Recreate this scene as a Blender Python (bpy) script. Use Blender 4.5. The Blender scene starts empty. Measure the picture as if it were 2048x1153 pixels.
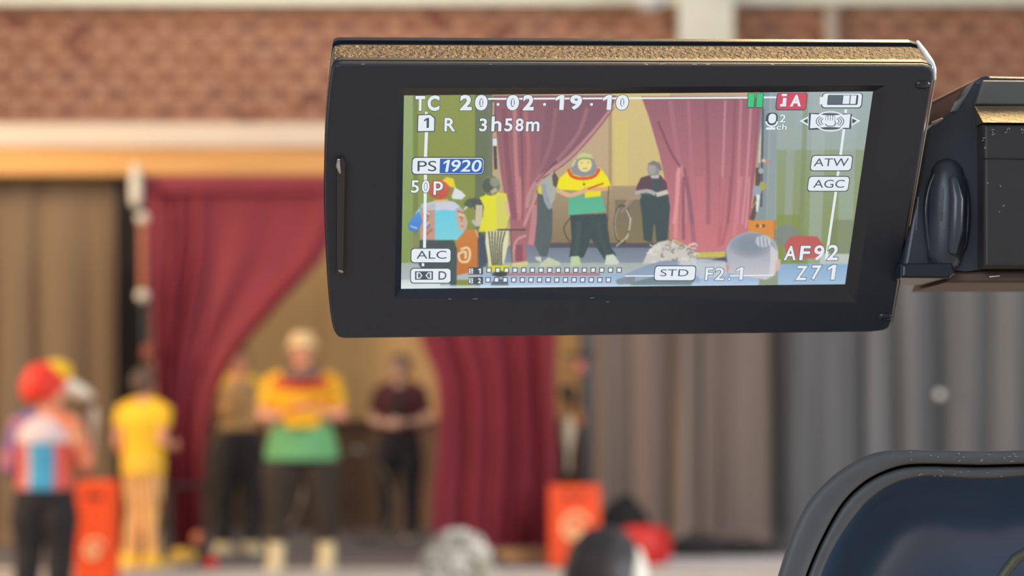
import bpy, bmesh, math, random
import numpy as np
from mathutils import Vector, Matrix, noise as mnoise

# ------------------------------------------------------------------ camera, world, lights
F, CX, CY, HORIZ = 4000.0, 1024.0, 576.5, 800.0
CAMZ = 1.5
PITCH = math.atan((HORIZ - CY) / F)
scene = bpy.context.scene
col = scene.collection
cam_d = bpy.data.cameras.new('camera')
cam = bpy.data.objects.new('camera', cam_d); col.objects.link(cam)
cam.location = (0, 0, CAMZ)
cam.rotation_euler = (math.pi / 2 + PITCH, 0, 0)
cam_d.sensor_width = 36.0
cam_d.lens = F / 2048 * 36.0
cam_d.clip_start = 0.02; cam_d.clip_end = 200
cam_d.dof.use_dof = True
cam_d.dof.focus_distance = 0.332
cam_d.dof.aperture_fstop = 24.0
scene.camera = cam
scene.view_settings.view_transform = 'Standard'
scene.view_settings.look = 'None'
scene.view_settings.exposure = 0.0
scene.view_settings.gamma = 1.0
scene.view_settings.use_curve_mapping = False

w = bpy.data.worlds.new('hall_ambient'); scene.world = w; w.use_nodes = True
bg = w.node_tree.nodes['Background']
bg.inputs[0].default_value = (0.93, 0.95, 1.0, 1); bg.inputs[1].default_value = 0.34

def area(name, loc, target, size, power, color, size_y=None):
    d = bpy.data.lights.new(name, 'AREA'); d.energy = power; d.color = color
    d.shape = 'RECTANGLE'; d.size = size; d.size_y = size_y or size
    o = bpy.data.objects.new(name, d); col.objects.link(o); o.location = loc
    o.rotation_euler = (Vector(target) - Vector(loc)).to_track_quat('-Z', 'Y').to_euler()
    return o
area('window_light', (6.5, 0.6, 3.0), (0, 3.6, 1.15), 4.0, 600, (0.90, 0.96, 1.0), 2.4)
area('rear_fill_light', (-2.6, -4.2, 3.0), (0.05, 0.33, 1.5), 3.0, 130, (0.80, 0.90, 1.0), 2.0)  # added cool fill behind the camera to lift the camcorder faces
area('hall_light', (4.4, 8.0, 5.6), (0.9, 15.5, 1.0), 4.0, 430, (1.0, 0.93, 0.84))
area('stage_light', (-8.0, 12.2, 3.8), (-1.2, 16.3, 1.0), 0.9, 440, (1.0, 0.74, 0.46))
area('brick_light', (-3.0, 15.8, 7.6), (-0.6, 20.7, 3.4), 4.0, 195, (1.0, 0.92, 0.84))
area('ceiling_lamp_light', (0.66, 1.1, 3.2), (0.1, 0.33, 1.5), 0.6, 75, (1.0, 0.72, 0.36))

# ------------------------------------------------------------------ helpers
SP, CP = math.sin(PITCH), math.cos(PITCH)
def ray(px, py):
    a, b = (px - CX) / F, -(py - CY) / F
    return Vector((a, CP - b * SP, SP + b * CP))
def at(px, py, Y):
    r = ray(px, py); t = Y / r.y
    return Vector((r.x * t, Y, CAMZ + r.z * t))
def lin(c):
    return tuple(((v / 255) / 12.92 if v / 255 <= 0.04045 else ((v / 255 + 0.055) / 1.055) ** 2.4) for v in c)

MATS = {}
def mat(name, rgb, rough=0.6, var=0.12, scale=8.0, bump=0.0, bscale=200.0, metal=0.0, spec=0.5, rgb2=None,
        stretch=(1, 1, 1), coat=0.0, sheen=0.0, emit=None, estr=0.0):
    if name in MATS: return MATS[name]
    m = bpy.data.materials.new(name); m.use_nodes = True
    nt = m.node_tree; N = nt.nodes; L = nt.links; b = N['Principled BSDF']
    c = lin(rgb)
    tc = N.new('ShaderNodeTexCoord'); mp = N.new('ShaderNodeMapping'); mp.inputs['Scale'].default_value = stretch
    L.new(tc.outputs['Object'], mp.inputs['Vector'])
    nz = N.new('ShaderNodeTexNoise'); nz.inputs['Scale'].default_value = scale; nz.inputs['Detail'].default_value = 3
    L.new(mp.outputs[0], nz.inputs['Vector'])
    rp = N.new('ShaderNodeValToRGB')
    c2 = lin(rgb2) if rgb2 else tuple(v * (1 - var) for v in c)
    c1 = c if rgb2 else tuple(min(1, v * (1 + var)) for v in c)
    rp.color_ramp.elements[0].color = (*c2, 1); rp.color_ramp.elements[0].position = 0.35
    rp.color_ramp.elements[1].color = (*c1, 1); rp.color_ramp.elements[1].position = 0.65
    L.new(nz.outputs[0], rp.inputs[0]); L.new(rp.outputs[0], b.inputs['Base Color'])
    b.inputs['Roughness'].default_value = rough; b.inputs['Metallic'].default_value = metal
    b.inputs['Specular IOR Level'].default_value = spec
    b.inputs['Coat Weight'].default_value = coat
    b.inputs['Sheen Weight'].default_value = sheen
    if sheen: b.inputs['Sheen Roughness'].default_value = 0.35; b.inputs['Sheen Tint'].default_value = (*c, 1)
    if emit:
        b.inputs['Emission Color'].default_value = (*lin(emit), 1); b.inputs['Emission Strength'].default_value = estr
    if bump:
        n2 = N.new('ShaderNodeTexNoise'); n2.inputs['Scale'].default_value = bscale; n2.inputs['Detail'].default_value = 4
        L.new(mp.outputs[0], n2.inputs['Vector'])
        bp = N.new('ShaderNodeBump'); bp.inputs['Strength'].default_value = bump; bp.inputs['Distance'].default_value = 0.002
        L.new(n2.outputs[0], bp.inputs['Height']); L.new(bp.outputs[0], b.inputs['Normal'])
    MATS[name] = m
    return m

def link(name, me, parent=None, smooth=False):
    o = bpy.data.objects.new(name, me); col.objects.link(o)
    if parent: o.parent = parent
    if smooth:
        for p in me.polygons: p.use_smooth = True
    return o
def from_bm(name, bm, m, parent=None, smooth=False):
    bmesh.ops.recalc_face_normals(bm, faces=bm.faces)
    me = bpy.data.meshes.new(name); bm.to_mesh(me); bm.free()
    if m is not None:
        for x in (m if isinstance(m, (list, tuple)) else [m]): me.materials.append(x)
    return link(name, me, parent, smooth)
def tag(o, label=None, cat=None, group=None, kind=None):
    if label: o['label'] = label
    if cat: o['category'] = cat
    if group: o['group'] = group
    if kind: o['kind'] = kind
    return o
def empty(name, loc=(0, 0, 0), rz=0.0):
    o = bpy.data.objects.new(name, None); col.objects.link(o); o.location = loc; o.rotation_euler = (0, 0, rz)
    o.empty_display_size = 0.1
    return o

def box(bm, x0, x1, y0, y1, z0, z1, bevel=0.0):
    r = bmesh.ops.create_cube(bm, size=1.0, matrix=Matrix.Translation(((x0 + x1) / 2, (y0 + y1) / 2, (z0 + z1) / 2))
                              @ Matrix.Diagonal((abs(x1 - x0), abs(y1 - y0), abs(z1 - z0), 1)))
    if bevel:
        es = list({e for v in r['verts'] for e in v.link_edges})
        bmesh.ops.bevel(bm, geom=es, offset=bevel, segments=2, affect='EDGES', profile=0.6)
def boxobj(name, x0, x1, y0, y1, z0, z1, m, parent=None, bevel=0.0):
    bm = bmesh.new(); box(bm, x0, x1, y0, y1, z0, z1, bevel)
    return from_bm(name, bm, m, parent)

def tube(bm, pts, rad, seg=12, flat=1.0, side=None, caps=True):
    """lofted tube of elliptical rings through pts; rad floats or (a, b)"""
    P = [Vector(p) for p in pts]; n = len(P)
    R = [(r if isinstance(r, (tuple, list)) else (r, r * flat)) for r in rad]
    if caps:
        d0 = (P[0] - P[1]).normalized(); d1 = (P[-1] - P[-2]).normalized()
        a0, a1 = min(R[0]), min(R[-1])
        pre = [(P[0] + d0 * a0 * k, tuple(x * q for x in R[0])) for k, q in ((.97, .25), (.8, .6), (.45, .89))]
        post = [(P[-1] + d1 * a1 * k, tuple(x * q for x in R[-1])) for k, q in ((.45, .89), (.8, .6), (.97, .25))]
        P = [p for p, _ in pre] + P + [p for p, _ in post]; R = [r for _, r in pre] + R + [r for _, r in post]
    rings = []
    prev = Vector(side) if side is not None else None
    for i, p in enumerate(P):
        t = (P[min(i + 1, len(P) - 1)] - P[max(i - 1, 0)]).normalized()
        if prev is None:
            prev = Vector((1, 0, 0)) if abs(t.x) < 0.8 else Vector((0, 0, 1))
        s = (prev - t * prev.dot(t))
        s = s.normalized() if s.length > 1e-6 else t.orthogonal().normalized()
        prev = s; u = t.cross(s)
        rings.append([bm.verts.new(p + s * (R[i][0] * math.cos(a)) + u * (R[i][1] * math.sin(a)))
                      for a in (2 * math.pi * k / seg for k in range(seg))])
    fs = []
    for a, b in zip(rings, rings[1:]):
        for k in range(seg):
            fs.append(bm.faces.new((a[k], a[(k + 1) % seg], b[(k + 1) % seg], b[k])))
    fs.append(bm.faces.new(rings[0][::-1])); fs.append(bm.faces.new(rings[-1]))
    return fs
def ball(bm, c, r, sub=2):
    rr = r if isinstance(r, (tuple, list)) else (r, r, r)
    return bmesh.ops.create_icosphere(bm, subdivisions=sub, radius=1.0, matrix=Matrix.Translation(c) @ Matrix.Diagonal((*rr, 1)))['verts']
def lathe(bm, prof, seg=24, center=(0, 0, 0)):
    c = Vector(center); rings = []
    for r, z in prof:
        rings.append([bm.verts.new(c + Vector((max(r, 1e-4) * math.cos(a), max(r, 1e-4) * math.sin(a), z)))
                      for a in (2 * math.pi * k / seg for k in range(seg))])
    for a, b in zip(rings, rings[1:]):
        for k in range(seg):
            bm.faces.new((a[k], a[(k + 1) % seg], b[(k + 1) % seg], b[k]))
    bm.faces.new(rings[0][::-1]); bm.faces.new(rings[-1])
def prism(bm, loop, vec):
    """loop of Vectors extruded by vec"""
    a = [bm.verts.new(p) for p in loop]; b = [bm.verts.new(p + vec) for p in loop]
    n = len(a)
    bm.faces.new(a); bm.faces.new(b[::-1])
    for k in range(n): bm.faces.new((a[k], b[k], b[(k + 1) % n], a[(k + 1) % n]))
def remesh(o, voxel, smooth=4):
    md = o.modifiers.new('r', 'REMESH'); md.mode = 'VOXEL'; md.voxel_size = voxel; md.use_smooth_shade = True
    if smooth:
        sm = o.modifiers.new('s', 'SMOOTH'); sm.factor = 0.5; sm.iterations = smooth
    dg = bpy.context.evaluated_depsgraph_get(); dg.update()
    me = bpy.data.meshes.new_from_object(o.evaluated_get(dg))
    ms = [s for s in o.data.materials]
    o.modifiers.clear(); old = o.data; o.data = me
    me.materials.clear()
    for x in ms: me.materials.append(x)
    for p in me.polygons: p.use_smooth = True; p.material_index = 0
    bpy.data.meshes.remove(old)
    return o
def smooth_path(pts, n=6):
    """Catmull-Rom through points (tuples any dim)"""
    P = [np.array(p, float) for p in pts]; out = []
    for i in range(len(P) - 1):
        p0, p1, p2, p3 = P[max(i - 1, 0)], P[i], P[i + 1], P[min(i + 2, len(P) - 1)]
        for k in range(n):
            t = k / n
            out.append(0.5 * ((2 * p1) + (-p0 + p2) * t + (2 * p0 - 5 * p1 + 4 * p2 - p3) * t * t + (-p0 + 3 * p1 - 3 * p2 + p3) * t ** 3))
    out.append(P[-1]); return out

# ------------------------------------------------------------------ palette
M_floor = mat('hall_floor_wood', (176, 160, 142), 0.4, 0.06, 3)
M_stagefloor = mat('stage_floor_grey', (112, 106, 108), 0.7, 0.1, 2)
M_stageedge = mat('stage_edge_pale', (205, 196, 188), 0.6, 0.05, 4)
M_mortar = mat('mortar', (176, 138, 112), 0.9, 0.06, 30)
M_white = mat('white_paint', (226, 224, 208), 0.6, 0.03, 3)
M_cream = mat('cream_paint', (208, 190, 172), 0.55, 0.02, 2)
M_wood = mat('yellow_wood', (216, 162, 96), 0.5, 0.08, 1.2, stretch=(1, 1, 12))
M_tan = mat('tan_board', (206, 164, 108), 0.8, 0.05, 1.5)
M_tan2 = mat('tan_board_dim', (196, 154, 104), 0.8, 0.05, 1.5)
M_brownb = mat('brown_board', (112, 84, 62), 0.85, 0.18, 3)
M_red = mat('red_velvet', (134, 43, 57), 0.75, 0.06, 2, sheen=0.2)
M_black = mat('black_cloth', (38, 36, 40), 0.85, 0.15, 6)
M_blackm = mat('black_metal', (34, 34, 38), 0.5, 0.08, 10)

# ------------------------------------------------------------------ setting
ZS = 0.24          # stage floor height
floor = boxobj('floor', -14, 14, -4, 21.2, -0.1, 0.0, M_floor); tag(floor, 'pale hall floor in front of the stage', 'floor', kind='structure')
YW = 20.7
zt = at(0, -60, YW).z
wall = empty('wall_back', (0, YW, 0)); tag(wall, 'red brown brick wall above and behind the stage', 'wall', kind='structure')
wb = boxobj('wall_core', -13, 13, 0.03, 0.4, 0, zt + 0.4, M_mortar, wall)
random.seed(4)
per, ch, jt = 0.3415, 0.088, 0.011
zb0, zb1 = at(0, 262, YW).z, at(0, 6, YW).z
brick_cols = {'light': [(178, 133, 108), (184, 140, 115), (172, 126, 100), (186, 137, 110)],
              'dark': [(142, 90, 70), (132, 84, 70), (150, 98, 76), (124, 82, 74)]}
def brick_mesh(name, L, h, rgb):
    bm = bmesh.new(); box(bm, -L / 2, L / 2, 0.0, 0.06, 0, h)
    bmesh.ops.bevel(bm, geom=[e for e in bm.edges if all(v.co.y < 0.01 for v in e.verts)], offset=0.004, segments=1, affect='EDGES')
    bmesh.ops.recalc_face_normals(bm, faces=bm.faces)
    me = bpy.data.meshes.new(name); bm.to_mesh(me); bm.free()
    me.materials.append(mat('brick_%d_%d_%d' % rgb, rgb, 0.9, 0.12, 9)); return me
BR = {(k, i, s): brick_mesh('brick', (0.11 if s == 'h' else 0.2095), ch - jt, c)
      for k in brick_cols for i, c in enumerate(brick_cols[k]) for s in 'hs'}
stuffs = {}
nb = 0
xl = at(-900, 100, YW).x; xr = at(2900, 100, YW).x; xl1 = at(-20, 100, YW).x; xsplit = at(672, 100, YW).x
ncourse = int((zb1 - zb0) / ch) + 1
for r in range(ncourse):
    z = zb0 + r * ch
    # even courses: header + stretcher with dark headers; odd courses: pale stretchers with a few headers
    off = (0.5 * per if (r // 2) % 2 else 0.0) if r % 2 == 0 else 0.23
    x = xl - per + off
    seq = 0
    while x < xr + per:
        if r % 2 == 0:
            s, k = ('s', 'dark') if seq % 2 == 0 else ('h', 'light')
        else:
            s, k = ('s', 'light')
            if random.random() < 0.05: k = 'dark'
        L = 0.11 if s == 'h' else 0.2095
        i = random.randrange(4)
        cx_ = x + L / 2 + jt / 2
        yo = -random.uniform(0.0, 0.006)
        if xl - 0.1 < cx_ < xr + 0.1:
            if xl1 < cx_ < xsplit and nb < 300:
                b = bpy.data.objects.new('brick', BR[(k, i, s)]); col.objects.link(b); b.parent = wall
                b.location = (cx_, yo, z); nb += 1
            else:
                stuffs.setdefault((k, i), []).append((cx_, yo, z, L))
        x += L + jt; seq += 1
bm = bmesh.new(); bmats = []
for (k, i), lst in stuffs.items():
    mi = len(bmats); bmats.append(BR[(k, i, 'h')].materials[0])
    for (cx_, yo, z, L) in lst:
        n0 = len(bm.faces); box(bm, cx_ - L / 2, cx_ + L / 2, yo, 0.06, z, z + ch - jt)
        bm.faces.ensure_lookup_table()
        for f in bm.faces[n0:]: f.material_index = mi
o = from_bm('brick_field', bm, bmats, wall); o['kind'] = 'stuff'

t1 = empty('trim_1', (0, YW - 0.25, 0)); tag(t1, 'white painted strip along the top of the brick wall', 'trim', kind='structure')
boxobj('trim_board', -12, 12, 0, 0.24, at(0, 9, YW - .25).z, at(0, -80, YW - .25).z, M_white, t1, 0.01)
# white pillar and pale pipe in front of the bricks
Yp = YW - 0.5
p0, p1 = at(1360, 40, Yp), at(1468, 40, Yp)
pil = empty('pillar', ((p0.x + p1.x) / 2, Yp + .2, 0)); tag(pil, 'wide white painted pillar against the brick wall', 'pillar')
hw = (p1.x - p0.x) / 2
boxobj('shaft', -hw, hw, -0.2, 0.22, 0, zt, M_white, pil, 0.012)
boxobj('plinth', -hw - .03, hw + .03, -0.22, 0.22, 0, 0.18, M_white, pil, 0.01)
p0, p1 = at(1646, 40, YW - .12), at(1679, 40, YW - .12)
pp = empty('wall_pipe', ((p0.x + p1.x) / 2, YW - .12, 0)); tag(pp, 'thin pale vertical pipe on the brick wall right of the white pillar', 'pipe')
M_pipe = mat('pale_pipe', (196, 178, 162), 0.5, 0.04)
bm = bmesh.new(); tube(bm, [(0, 0, 0.0), (0, 0, zt)], [(p1.x - p0.x) / 2] * 2, 16, caps=False); from_bm('tube', bm, M_pipe, pp, True)
for zz in (1.2, 2.8, zt - .25):
    bm = bmesh.new(); box(bm, -.1, .1, -.02, .1, zz, zz + .04, 0.006); from_bm('bracket', bm, M_pipe, pp)
gl = at(1302, -14, 19.4)
lamp = empty('globe_lamp', gl); tag(lamp, 'white rounded lamp at the top edge left of the white pillar', 'lamp')
bm = bmesh.new(); ball(bm, (0, 0, 0), 0.185, 4); from_bm('globe', bm, mat('opal_glass', (236, 238, 238), 0.35, 0.02), lamp, True)
bm = bmesh.new(); lathe(bm, [(0.07, .16), (.07, .22), (.03, .25), (.012, .3), (.012, .9)], 20); from_bm('stem', bm, M_white, lamp, True)

# stage platform
YF = 14.62
st = empty('stage', (0, YF, 0)); tag(st, 'low grey stage platform with a pale front edge', 'stage', kind='structure')
boxobj('deck', -8.5, 8.5, 0.05, 5.9, 0.0, ZS, M_stagefloor, st)
boxobj('front_edge', -8.5, 8.5, 0.0, 0.05, 0.0, ZS + .004, M_stageedge, st, 0.006)
boxobj('nosing', -8.5, 8.5, -0.02, 0.30, ZS, ZS + .012, M_stageedge, st, 0.004)

# proscenium beam
YB = 16.3
pb = empty('proscenium_beam', (0, YB, 0)); tag(pb, 'long stage beam of cream board over yellow wood above the curtains', 'beam')
zc0, zc1, zc2 = at(0, 249, YB).z, at(0, 297, YB).z, at(0, 350, YB).z
xe = at(2420, 300, YB).x
boxobj('cream_board', -8.5, xe, -0.06, 0.22, zc1, zc0, M_cream, pb, 0.02)
boxobj('wood_board', -8.5, xe, 0.0, 0.2, zc2, zc1, M_wood, pb, 0.012)
for sx in (-8.3, xe - .1):
    boxobj('post', sx - .08, sx + .08, 0.02, 0.18, 0, zc2, M_blackm, pb, 0.01)

# tan backdrop boards behind the curtains, with a brown lower board
YD = 19.6
bd = empty('backdrop', (0, YD, ZS)); tag(bd, 'tan board backdrop with brown lower panel seen between the red curtains', 'backdrop')
xs = [at(x, 600, YD).x for x in (270, 455, 640, 825, 1010, 1160)]
ztop = at(0, 330, YD).z - ZS; zmid = at(0, 846, YD).z - ZS
for i in range(5):
    boxobj('board', xs[i] + .004, xs[i + 1] - .004, 0, 0.03, zmid, ztop, (M_tan2, M_tan, M_tan, M_tan2, M_tan)[i], bd, 0.004)
    boxobj('lower_board', xs[i] + .004, xs[i + 1] - .004, -0.03, 0.03, 0.0, zmid, M_brownb, bd, 0.006)
boxobj('rail', xs[0], xs[-1], -0.06, 0.03, zmid - .02, zmid + .03, M_brownb, bd, 0.006)

# ------------------------------------------------------------------ cloth
def cloth(name, left, right, Y, folds, m, ytop, ybot, amp=0.10, nu=90, nv=40, hem=0.0, thick=0.006, seed=1, parent=None, lean=0.0):
    """hanging sheet; left/right: lists of (px,py) edges from the top down; folds: list of (u, width, height)"""
    L = smooth_path([at(x, y, Y) for x, y in left], 12); R = smooth_path([at(x, y, Y) for x, y in right], 12)
    def arc(C):
        d = np.r_[0, np.cumsum([np.linalg.norm(b - a) for a, b in zip(C, C[1:])])]; return d / d[-1], np.array(C)
    (tl, CL), (tr, CR) = arc(L), arc(R)
    rnd = random.Random(seed); ph = [rnd.uniform(0, 6.28) for _ in range(6)]
    V = []; Fc = []
    for j in range(nv + 1):
        v = j / nv
        a = np.array([np.interp(v, tl, CL[:, k]) for k in range(3)]); b = np.array([np.interp(v, tr, CR[:, k]) for k in range(3)])
        wid = np.linalg.norm(b - a)
        for i in range(nu + 1):
            u = i / nu
            p = a + (b - a) * u
            d = 0.0
            for fu, fw, fh in folds:
                d -= fh * math.exp(-((u - fu - 0.012 * math.sin(3 * v + ph[0] + fu * 9)) / fw) ** 2)
            d += amp * 0.22 * math.sin(u * 31 + ph[1] + 1.3 * math.sin(v * 2 + ph[2])) * (0.3 + 0.7 * v)
            d += amp * 0.35 * math.sin(u * 13 + ph[3] + 0.8 * v)
            V.append((p[0], p[1] + d * (0.35 + 0.65 * min(1, v * 3)), p[2]))
    nvv = nu + 1
    for j in range(nv):
        for i in range(nu):
            Fc.append((j * nvv + i, j * nvv + i + 1, (j + 1) * nvv + i + 1, (j + 1) * nvv + i))
    # back layer for thickness
    n = len(V)
    V += [(x, y + thick, z) for x, y, z in V]
    Fc += [tuple(k + n for k in reversed(f)) for f in Fc[:]]
    rim = [i for i in range(nvv)] + [j * nvv + nu for j in range(1, nv + 1)] + [nv * nvv + i for i in range(nu - 1, -1, -1)] + [j * nvv for j in range(nv - 1, 0, -1)]
    for a, b in zip(rim, rim[1:] + rim[:1]): Fc.append((a, b, b + n, a + n))
    me = bpy.data.meshes.new(name); me.from_pydata(V, [], Fc); me.materials.append(m)
    return link(name, me, parent, True)

# red curtains
YC = 16.0
rc = empty('red_curtain', at(340, 1100, YC)); tag(rc, 'dark red velvet curtain swept to the left of the stage opening', 'curtain', 'red stage curtains')
o = cloth('drop', [(288, 352), (300, 560), (312, 800), (335, 960), (350, 1098)],
          [(700, 352), (655, 500), (560, 610), (480, 705), (432, 800), (414, 900), (408, 1000), (404, 1098)], YC,
          [(0.165, .034, .11), (0.29, .030, .09), (0.235, .03, -.05), (0.09, .04, -.06), (0.42, .07, -.05), (0.62, .08, -.06), (0.93, .05, .13)], M_red, 352, 1098, 0.05, nu=140, nv=70, seed=3)
def keep(o, p):
    o.parent = p; o.matrix_parent_inverse = Matrix.Translation(p.location).inverted()
keep(o, rc)
bm = bmesh.new(); a, b = at(290, 352, YC - .06), at(704, 386, YC - .06)
box(bm, a.x, b.x, YC - .11, YC + .05, b.z, a.z, 0.012); keep(from_bm('heading', bm, M_red), rc)
rc2 = empty('red_curtain', at(1000, 1098, YC)); tag(rc2, 'dark red velvet curtain hanging straight at the right of the stage opening', 'curtain', 'red stage curtains')
o = cloth('drop', [(756, 352), (800, 540), (846, 690), (874, 765), (876, 900), (866, 1000), (868, 1096)],
          [(1118, 352), (1116, 600), (1112, 760), (1114, 950), (1104, 1096)], YC,
          [(0.04, .05, .10), (0.30, .05, .14), (0.48, .05, .10), (0.70, .045, .16), (0.92, .05, .15)], M_red, 352, 1096, 0.10, nu=120, nv=60, seed=8)
keep(o, rc2)
bm = bmesh.new(); a, b = at(752, 352, YC - .06), at(1118, 386, YC - .06)
box(bm, a.x, b.x, YC - .11, YC + .05, b.z, a.z, 0.012); keep(from_bm('heading', bm, M_red), rc2)

# taupe drapes
M_dl = mat('taupe_cloth_warm', (126, 106, 84), 0.9, 0.08, 1.5, stretch=(3, 1, .3))
M_dr = mat('taupe_cloth', (136, 120, 112), 0.9, 0.08, 1.5, stretch=(3, 1, .3))
M_dg = mat('grey_cloth', (118, 119, 122), 0.9, 0.1, 1.5, stretch=(3, 1, .3))
M_dd = mat('dark_cloth', (64, 58, 54), 0.9, 0.1, 1.5)
YR = 17.2
def drape(x0, x1, y1, m, label, folds, seed, Y=YR, amp=.12, ytop=351):
    r = empty('stage_drape', at((x0 + x1) / 2, y1, Y)); tag(r, label, 'drape', 'plain stage drapes')
    o = cloth('drop', [(x0, ytop), (x0, 700), (x0, y1)], [(x1, ytop), (x1, 700), (x1, y1)], Y, folds, m, ytop, y1, amp, seed=seed, nu=110, nv=20)
    keep(o, r)
    bm = bmesh.new(); a, b = at(x0, ytop - 4, Y), at(x1, ytop + 8, Y)
    tube(bm, [(a.x, Y, a.z), (b.x, Y, a.z)], [.03, .03], 10); keep(from_bm('rod', bm, M_blackm, None, True), r)
    return r
yb = at(0, 0, YR)
def pyof(Y, z): return CY - F * (-Y * SP + (z - CAMZ) * CP) / (Y * CP + (z - CAMZ) * SP)
def hemy(Y): return pyof(Y, ZS + .015)
hb = hemy(YR)
drape(-260, 232, hb, M_dl, 'warm brown drape at the far left edge of the stage', [(.52, .02, -.08), (.58, .05, .05), (.69, .02, -.08), (.80, .08, .06), (.95, .03, .04)], 5, amp=.06)
drape(225, 300, hb, M_dd, 'narrow dark drape beside the red curtain and the clamp pole', [(.3, .2, .08)], 6, YR + .25, .06)
drape(1168, 1420, hb, M_dr, 'brownish grey drape behind the orange box and red pouf', [(.15, .05, .12), (.34, .03, -.10), (.5, .07, .1), (.68, .03, -.10), (.85, .1, .1)], 7)
drape(1405, 1545, hb, M_dr, 'smooth taupe drape left of the dark gap', [(.5, .3, .12), (.97, .04, -.10)], 9, YR - .12, .05)
drape(1538, 1740, hb, M_dg, 'grey drape just right of the dark gap', [(.06, .06, -.18), (.25, .1, .12), (.6, .2, .1)], 10, YR + .06, .08)
drape(1730, 2200, hb, M_dg, 'folded grey drape at the far right of the stage', [(.13, .02, -.14), (.2, .05, .1), (.30, .02, -.14), (.42, .07, .14), (.5, .02, -.1), (.62, .06, .12), (.8, .05, .1)], 11, YR - .1, .12)
c = at(1880, 790, YR - .30)
bead = empty('white_dot', c); tag(bead, 'small round white dot on the grey drape', 'tag')  # small white disc standing just off the drape
bm = bmesh.new(); ball(bm, (0, 0, 0), (.035, .015, .035), 3); from_bm('disc', bm, mat('white_gloss', (245, 244, 240), .3, .02), bead, True)
bm = bmesh.new(); tube(bm, [(0, .01, 0), (0, .06, .003), (0, .2, .006)], [.006] * 3, 6); from_bm('pin', bm, M_white, bead)

# ------------------------------------------------------------------ people
M_skin = mat('skin_light', (226, 160, 128), 0.55, 0.05, 12)
M_skin2 = mat('skin_pale', (214, 170, 152), 0.55, 0.05, 12)
M_eye = mat('eye_white', (225, 222, 215), 0.3, 0.02)
M_iris = mat('eye_dark', (52, 38, 30), 0.3, 0.05)
M_lip = mat('lip', (176, 92, 84), 0.5, 0.05)

def hand(bm, wr, d, nrm, thumb, s=1.0, curl=0.9):
    wr = Vector(wr); d = Vector(d).normalized(); nrm = Vector(nrm); nrm = (nrm - d * nrm.dot(d)).normalized()
    side = d.cross(nrm).normalized() * thumb
    tube(bm, [wr - d * .02 * s, wr + d * .03 * s, wr + d * .075 * s, wr + d * .09 * s],
         [(.028 * s, .020 * s), (.036 * s, .018 * s), (.042 * s, .016 * s), (.040 * s, .013 * s)], 10, side=side)
    for k, ln in enumerate((.068, .078, .073, .058)):
        base = wr + d * .088 * s + side * (.030 - .020 * k) * s
        p = [base - d * .015 * s, base]; ang = 0
        for q, fr in enumerate((.42, .32, .26)):
            ang += curl * (.55, .6, .4)[q]
            p.append(p[-1] + (d * math.cos(ang) + nrm * math.sin(ang)) * ln * fr * s)
        tube(bm, p, [.0098 * s, .0098 * s, .0092 * s, .0086 * s, .0078 * s], 8)
    b0 = wr + d * .025 * s + side * .03 * s
    tube(bm, [b0 - side * .012 * s, b0 + side * .018 * s + d * .022 * s, b0 + side * .028 * s + d * .048 * s + nrm * .012 * s,
              b0 + side * .026 * s + d * .070 * s + nrm * .028 * s], [.015 * s, .0125 * s, .0105 * s, .0085 * s], 8)

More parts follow.
